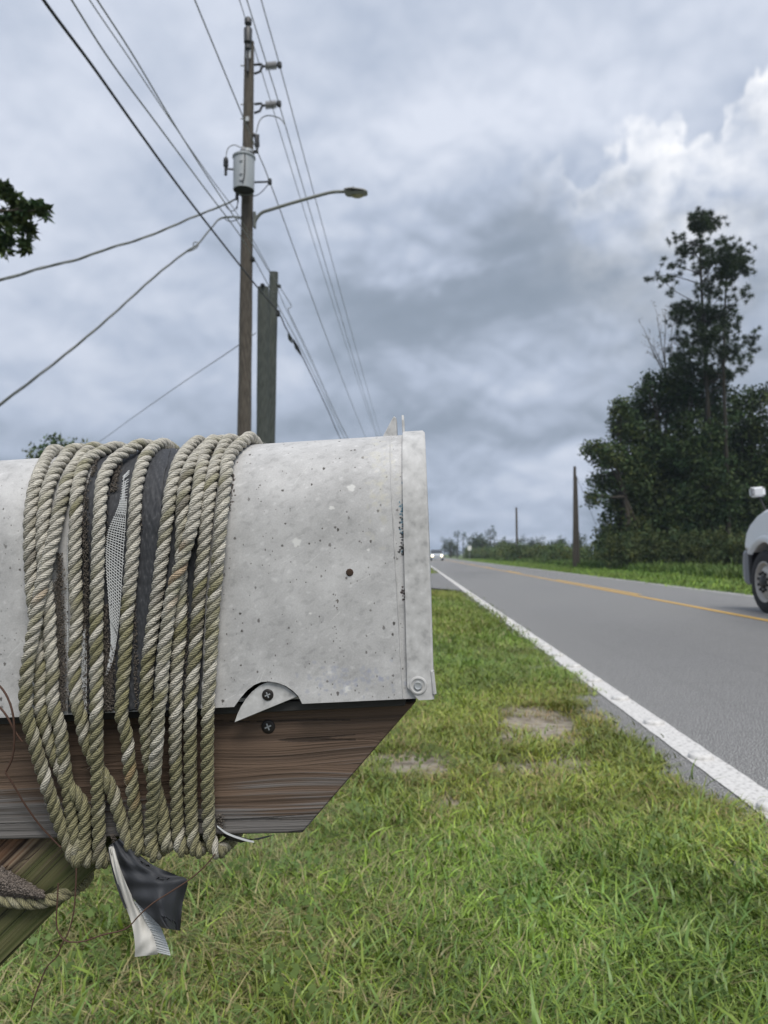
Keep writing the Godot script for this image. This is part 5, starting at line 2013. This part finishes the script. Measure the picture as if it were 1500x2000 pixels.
func _tape() -> void:
	var t := thing("tape_wrap", "torn dark grey fabric tape wrapped under the rope round the mailbox", "tape", box_frame)
	part("band", wrap_sheet([[205, 880], [180, 920], [166, 970], [160, 1050], [150, 1140], [140, 1250], [132, 1392]], [[345, 874], [338, 920], [330, 980], [320, 1080], [300, 1200], [285, 1300], [272, 1388]], 0.0012, 62), M.tape, t)
	part("band", wrap_sheet([[345, 876], [334, 915], [324, 980], [316, 1100], [300, 1250], [292, 1386]], [[420, 870], [425, 930], [415, 1020], [402, 1130], [398, 1250], [392, 1382]], 0.0018, 63), M.tape, t)
	part("band", wrap_sheet([[290, 878], [276, 935], [270, 1000], [262, 1080], [252, 1180], [246, 1280], [240, 1386]], [[334, 876], [318, 948], [315, 1010], [308, 1080], [298, 1180], [286, 1280], [276, 1384]], 0.0024, 64), M.tape, t)
	# scraps of bare scrim
	var n1 := part("torn_scrim", netting([[240, 930], [232, 985], [210, 1040], [206, 1100], [212, 1180], [216, 1260], [206, 1318]], [[254, 916], [248, 985], [245, 1050], [240, 1130], [234, 1210], [222, 1285], [209, 1320]], 0.0034, 3), M.gauze, t)
	n1.set_meta("label", "pale torn scrim showing between the ropes")
	part("torn_scrim", netting([[150, 1270], [142, 1310], [138, 1350], [150, 1390]], [[168, 1220], [170, 1300], [170, 1350], [170, 1396]], 0.0034, 4, 2.6, 3.4), M.gauze, t)
	part("torn_scrim", netting([[131, 1040], [130, 1150], [131, 1260], [137, 1360]], [[134, 1040], [133, 1150], [135, 1260], [142, 1370]], 0.003, 6), M.gauze, t)
	# pale scrap of the box showing through stays; the hanging tail of tape
	var flap := patch([[213, 1652], [226, 1690], [240, 1722], [258, 1752], [282, 1778], [316, 1812]], [[236, 1636], [290, 1684], [340, 1708], [366, 1720], [357, 1764], [351, 1818]], -0.012, func(u, f): return 0.016 * sin(u * 2.6 + f * 1.2) * f + 0.008 * f - 0.006 * sin(u * 7.0 + f * 2.0) * f + 0.0016 * sin(u * 17.0 + f * 9.0) + 0.0012 * sin(f * 23.0 - u * 6.0))
	var fl := part("hanging_flap", flap, M.tape_smooth, t)
	fl.set_meta("label", "smooth dark flap of tape hanging under the arm")
	var strip := patch([[212, 1655], [222, 1700], [238, 1752], [256, 1800], [263, 1840], [263, 1869]], [[221, 1652], [238, 1706], [262, 1758], [288, 1806], [302, 1836], [308, 1864]], -0.004, func(u, f): return 0.004 * sin(u * 3.0) * f + 0.003 * sin(f * 9.0) + 0.0009 * sin(f * 31.0 + u * 5.0) + 0.0008 * sin(u * 11.0 + f * 14.0))
	part("adhesive_strip", strip, M.backing, t)
	var ribbed := patch([[262, 1760], [274, 1780], [288, 1806], [300, 1834], [306, 1860]], [[284, 1775], [300, 1792], [314, 1812], [326, 1842], [333, 1866]], -0.005, func(u, f): return -0.003 * u + 0.0006 * sin(f * 90.0))
	for k in 22:
		var f := (k + 0.5) / 22.0
		var a := _along([[262, 1760], [274, 1780], [288, 1806], [300, 1834], [306, 1860]], f)
		var b := _along([[284, 1775], [300, 1792], [314, 1812], [326, 1842], [333, 1866]], f)
		ribbed.tube(PackedVector3Array([plane(a.x, a.y, -0.0046), plane(lerpf(a.x, b.x, 0.5), lerpf(a.y, b.y, 0.5), -0.0062), plane(b.x, b.y, -0.0077)]), PackedFloat32Array([0.0006]), 5, false)
	part("ribbed_strip", ribbed, M.gauze, t)
	var dark := patch([[211, 1660], [220, 1705], [232, 1745], [244, 1775]], [[214, 1662], [226, 1708], [238, 1748], [248, 1774]], -0.0035, func(u, f): return 0.0)
	part("torn_edge", dark, M.tape, t)
	# stiff end curling below the arm by the last rope
	var curl := patch([[424, 1614], [432, 1630], [450, 1640], [470, 1646]], [[440, 1622], [470, 1634], [500, 1640], [536, 1630]], -0.03, func(u, f): return 0.03 * u * f)
	part("curled_end", curl, M.tape_smooth, t)
	var lip := patch([[424, 1612], [440, 1624], [458, 1632], [480, 1639], [496, 1643]], [[424, 1615], [440, 1628], [458, 1636], [480, 1643], [496, 1646]], 0.001, func(u, f): return 0.0)
	part("pale_edge", lip, M.gauze, t)
	# dirt lodged between the ropes
	var g := Shape.new()
	g.lathe(Transform3D.IDENTITY, [[0.0, -0.5], [0.4, -0.3], [0.5, 0.1], [0.25, 0.45], [0.0, 0.5]], 5, 0.99)
	var mm := MultiMesh.new()
	mm.transform_format = MultiMesh.TRANSFORM_3D
	mm.use_colors = true
	mm.mesh = g.mesh()
	var r := RandomNumberGenerator.new()
	r.seed = 9
	var spots: Array = []
	# strips beside the ropes: [x0, y0, x1, y1, half width, grains]
	for q in [[114, 1130, 122, 1388, 11, 2100], [116, 1080, 118, 1140, 6, 250], [166, 905, 165, 1060, 7, 500], [168, 1060, 166, 1390, 7, 1300], [206, 900, 202, 1060, 6, 450], [230, 900, 222, 960, 8, 380], [206, 1180, 204, 1390, 7, 900], [262, 1090, 266, 1388, 4, 450], [274, 930, 276, 1040, 3, 120], [216, 1260, 214, 1390, 9, 800], [350, 930, 345, 1100, 3, 160], [384, 900, 376, 1080, 4, 350], [366, 1150, 362, 1380, 3, 250], [416, 860, 412, 960, 4, 250], [452, 930, 448, 1000, 3, 60], [220, 1630, 226, 1655, 5, 160], [428, 1590, 432, 1618, 6, 160], [190, 890, 180, 930, 5, 150], [95, 1000, 88, 1120, 3, 150]]:
		for k in q[5]:
			var f := r.randf()
			var py: float = lerpf(q[1], q[3], f)
			spots.append(hit(lerpf(q[0], q[2], f) + r.randfn() * q[4] * 0.55, py, 0.0022 + r.randf() * 0.0022))
	mm.instance_count = spots.size()
	for k in spots.size():
		var sz := r.randf_range(0.0005, 0.0014)
		mm.set_instance_transform(k, Transform3D(Basis.from_euler(Vector3(r.randf() * 6, r.randf() * 6, r.randf() * 6)).scaled(Vector3(sz, sz * r.randf_range(0.5, 1.6), sz)), spots[k]))
		var c := r.randf_range(0.5, 1.5)
		mm.set_instance_color(k, Color(c, c, c))
	var o := MultiMeshInstance3D.new()
	o.name = "dirt"
	o.multimesh = mm
	o.material_override = M.dirt
	o.transform = box_frame
	o.set_meta("kind", "stuff")
	tag(o, "crumbly grey brown dirt lodged between the ropes on the tape", "dirt")
	add_child(o)
	# the ant-hill of grit on the brace
	mm = MultiMesh.new()
	mm.transform_format = MultiMesh.TRANSFORM_3D
	mm.use_colors = true
	mm.mesh = g.mesh()
	mm.instance_count = 5200
	for k in mm.instance_count:
		var px := r.randf_range(-60, 84)
		var top: float = lerpf(1692, 1740, clampf(px / 82.0, 0.0, 1.0))
		var py := lerpf(top, 1756, r.randf())
		var mid := 1.0 - absf((py - top) / (1757.0 - top) * 2.0 - 1.1)
		var p := plane(px + r.randfn() * 2.0, py, -0.031 + 0.013 * clampf(mid + 0.3, 0.0, 1.0) + r.randf() * 0.002)
		var sz := r.randf_range(0.0009, 0.0024)
		mm.set_instance_transform(k, Transform3D(Basis.from_euler(Vector3(r.randf() * 6, r.randf() * 6, r.randf() * 6)).scaled(Vector3(sz, sz, sz)), p))
		var c := r.randf_range(0.6, 1.7)
		mm.set_instance_color(k, Color(c * 1.02, c, c * 1.02))
	o = MultiMeshInstance3D.new()
	o.name = "grit"
	o.multimesh = mm
	o.material_override = M.dirt
	o.transform = box_frame
	o.set_meta("kind", "stuff")
	tag(o, "grey gritty heap held by the rope tail on the brace", "grit")
	add_child(o)

# ------------------------------------------------------------------ vines and bits
func _small_things() -> void:
	for l in [
		["thin brown runner looping from the rope bottoms past the tape flap", [[420, 1668], [400, 1692], [370, 1718], [330, 1744], [296, 1766], [268, 1792], [254, 1808], [236, 1818], [200, 1826], [165, 1838], [140, 1840], [126, 1836], [115, 1822], [110, 1800], [112, 1760], [114, 1720]], 0.00062, 0.03],
		["long brown runner hanging down from the rope over the brace", [[149, 1696], [148, 1730], [144, 1780], [134, 1820], [120, 1846], [112, 1868], [92, 1888], [78, 1920], [66, 1952], [60, 1975]], 0.00062, 0.012],
		["red brown runner slanting across the timber arm behind the ropes", [[10, 1508], [28, 1536], [48, 1570], [78, 1612], [104, 1640], [120, 1656]], 0.0008, 0.001],
		["curved tan stem rising past the mailbox's lower edge", [[-20, 1322], [4, 1345], [18, 1370], [26, 1400], [28, 1440], [24, 1480], [10, 1510]], 0.0009, 0.014],
		["dark dry stem crossing the tan stem at the mailbox's edge", [[-20, 1362], [0, 1382], [14, 1400], [30, 1430], [46, 1452]], 0.0009, 0.012]]:
		var pts := PackedVector3Array()
		for e in l[1]:
			var p := hit(e[0], e[1], 0.004 + l[3])
			if e[1] > 1640:
				p = plane(e[0], e[1], -0.01 + l[3])
			pts.append(p)
		var s := Shape.new()
		var q := smooth_path(pts, 0.003)
		var o := q[0]
		for k in q.size():
			q[k] -= o
		s.tube(q, PackedFloat32Array([l[2]]), 6)
		solo("dry_vine", s, M.vine, l[0], "vine", box_frame * Transform3D(Basis.IDENTITY, o))
	# the mud dab stuck on the box
	var s := Shape.new()
	s.lathe(Transform3D(Basis(Vector3.RIGHT, Vector3.BACK, Vector3.DOWN), Vector3.ZERO), [[0.0034, 0.0], [0.0028, 0.0009], [0.0014, 0.0013], [0.0, 0.0011]], 9, 0.9)
	solo("mud_dab", s, mat("mud", 0.055, 0.035, 0.024, 1.0), "small brown mud dab stuck on the mailbox side", "mud", box_frame * Transform3D(Basis.IDENTITY, plane(683, 1118, 0.0)))

# ------------------------------------------------------------------ grass
func clump(r: RandomNumberGenerator, blades: int, spread: float, lo: float, hi: float, width: float, lean: float, dry: float) -> Mesh:
	var s := Shape.new()
	for k in blades:
		var base := Vector3(r.randfn() * spread, -0.012, r.randfn() * spread)
		var an := r.randf() * TAU
		var out := Vector3(cos(an), 0, sin(an))
		var h := r.randf_range(lo, hi)
		var b := lean * r.randf_range(0.25, 1.2)
		var side := Vector3(-out.z, 0, out.x).rotated(Vector3.UP, r.randf_range(-0.7, 0.7)) * width * r.randf_range(0.6, 1.2) * 0.5
		var col := Color(0.205, 0.285, 0.042) * r.randf_range(0.5, 1.35)
		var u := r.randf()
		if u < dry:
			col = Color(0.33, 0.285, 0.145) * r.randf_range(0.6, 1.15)
		elif u < dry + 0.25:
			col = Color(0.25, 0.305, 0.08) * r.randf_range(0.7, 1.15)
		elif u > 0.86:
			col = Color(0.15, 0.24, 0.06) * r.randf_range(0.7, 1.1)
		s.tint = col
		var prev := [-1, -1]
		for j in 5:
			var f := j / 4.0
			var p := base + out * (b * h * f * f) + Vector3(0, h * (f - 0.38 * b * f * f), 0)
			var d := (out * (2.0 * b * f) + Vector3(0, 1.0 - 0.76 * b * f, 0)).normalized()
			var nn := side.cross(d).normalized()
			if nn.y < 0.0:
				nn = -nn
			var w := 1.0 - pow(f, 2.2)
			if j == 4:
				s.tri(prev[0], prev[1], s.p(p, nn))
			else:
				var a := s.p(p + side * w, nn)
				var c := s.p(p - side * w, nn)
				if j > 0:
					s.quad(prev[0], prev[1], c, a)
				prev = [a, c]
	return s.mesh()

func scatter(called: String, label: String, mesh: Mesh, places: Array, r: RandomNumberGenerator, lo: float, hi: float, m: Material) -> void:
	var mm := MultiMesh.new()
	mm.transform_format = MultiMesh.TRANSFORM_3D
	mm.use_colors = true
	mm.mesh = mesh
	mm.instance_count = places.size()
	for k in places.size():
		var p: Vector3 = places[k]
		var sc := r.randf_range(lo, hi)
		var b := Basis(Vector3.UP, r.randf() * TAU) * Basis(Vector3.RIGHT, r.randfn() * 0.18)
		mm.set_instance_transform(k, Transform3D(b.scaled(Vector3(sc, sc * r.randf_range(0.75, 1.25), sc)), p))
		var n := patch_noise.get_noise_2d(p.x * 2.2, p.z * 2.2)
		var q := patch_noise.get_noise_2d(p.x * 0.6 + 50.0, p.z * 0.6)
		var c := 0.97 + 0.55 * n + r.randf_range(-0.12, 0.12)
		mm.set_instance_color(k, Color(c * (1.04 + 0.3 * q), c, c * (0.85 + 0.15 * n)))
	var o := MultiMeshInstance3D.new()
	o.name = numbered(called)
	o.multimesh = mm
	o.material_override = m
	o.set_meta("kind", "stuff")
	tag(o, label, "grass")
	add_child(o)

func _grass() -> void:
	var r := RandomNumberGenerator.new()
	r.seed = 31
	var lush: Array = []
	var thin: Array = []
	var straw: Array = []
	var far_near: Array = []
	var rows := 0.0
	# the near verge, thick close by
	for k in 19000:
		var z := -1.15 - 7.5 * pow(r.randf(), 1.7)
		var x0 := -0.62 * -z - 0.5
		var x := lerpf(x0, 1.32, r.randf())
		if x > grass_edge(z) - 0.04:
			continue
		if z < -3.2 and x < -0.12 * -z - 0.5 and r.randf() < 0.7:
			continue
		var soil := soil_amount(x, z)
		if r.randf() < smoothstep(0.08, 0.6, soil) * 0.92:
			continue
		var p := Vector3(x, maxf(ground_y(x, z), road_y(x) - 0.004 if x > 0.93 else -1.0), z)
		var n := patch_noise.get_noise_2d(x * 1.3 + 20.0, z * 1.3)
		var leftish := smoothstep(0.3, -0.8, x)
		if r.randf() < 0.12 + 0.66 * leftish + 0.3 * soil:
			straw.append(p)
		elif n + r.randf_range(-0.3, 0.3) > 0.0:
			lush.append(p)
		else:
			thin.append(p)
	# farther along the near verge
	for k in 13000:
		var z := -8.2 - 60.0 * pow(r.randf(), 1.8)
		var x := lerpf(-0.12 * -z - 2.5, 1.32, pow(r.randf(), 0.6))
		if x > grass_edge(z) - 0.14 or (z < -19.6 and z > -38.0):
			continue
		if r.randf() < soil_amount(x, z) * 0.9:
			continue
		far_near.append(Vector3(x, maxf(ground_y(x, z), road_y(x) - 0.004 if x > 0.93 else -1.0), z))
	scatter("grass", "lush broad bladed green grass of the mown verge", clump(r, 54, 0.048, 0.026, 0.076, 0.0066, 1.15, 0.09), lush, r, 0.75, 1.3, M.grass)
	scatter("grass", "finer shorter green grass between the lush patches of verge", clump(r, 60, 0.05, 0.022, 0.06, 0.0048, 1.3, 0.14), thin, r, 0.75, 1.35, M.grass)
	scatter("grass", "dry straw coloured clippings lying in the verge grass", clump(r, 46, 0.055, 0.03, 0.08, 0.004, 1.8, 0.58), straw, r, 0.75, 1.3, M.grass)
	scatter("grass", "even green lawn grass farther along the roadside verge", clump(r, 50, 0.1, 0.03, 0.075, 0.008, 0.8, 0.07), far_near, r, 0.9, 1.5, M.grass)
	var herbs: Array = []
	for k in 420:
		var z := -1.2 - 3.2 * pow(r.randf(), 1.4)
		var x := lerpf(-0.62 * -z - 0.3, 1.1, r.randf())
		if patch_noise.get_noise_2d(x * 2.5 + 70.0, z * 2.5) > -0.05:
			herbs.append(Vector3(x, ground_y(x, z) + 0.02, z))
	var hs := Shape.new()
	for k in 9:
		hs.tint = Color(0.17, 0.235, 0.095) * r.randf_range(0.8, 1.3)
		var an := k * 2.4
		var d := Vector3(cos(an), r.randf_range(0.2, 0.9), sin(an)).normalized()
		leaf(hs, Vector3(r.randfn() * 0.012, r.randf_range(0.0, 0.03), r.randfn() * 0.012), d, Vector3.UP.cross(d), 0.02, 0.015)
	scatter("clover", "small round leaved clover scattered in the verge grass", hs.mesh(), herbs, r, 0.7, 1.3, M.grass)
	var other: Array = []
	var weeds: Array = []
	for k in 15000:
		var z := -13.0 - 120.0 * pow(r.randf(), 1.5)
		var wide := 4.5 + 1.5 * patch_noise.get_noise_2d(z * 0.2, 9.0)
		var x := 8.12 + wide * r.randf() + 0.06 * patch_noise.get_noise_2d(z * 4.0, 2.0)
		other.append(Vector3(x, ground_y(x, z), z))
	for k in 3600:
		var z := -28.0 - 100.0 * pow(r.randf(), 1.4)
		var x := 12.2 + 3.5 * pow(r.randf(), 1.3) + patch_noise.get_noise_2d(z * 0.3, 4.0)
		weeds.append(Vector3(x, ground_y(x, z), z))
	scatter("grass", "mown green grass of the verge across the road", clump(r, 26, 0.12, 0.04, 0.1, 0.02, 0.8, 0.05), other, r, 0.9, 1.6, M.verge)
	scatter("grass", "tall unmown weeds along the scrub across the road", clump(r, 22, 0.16, 0.2, 0.55, 0.035, 0.6, 0.05), weeds, r, 0.7, 1.3, M.weeds)
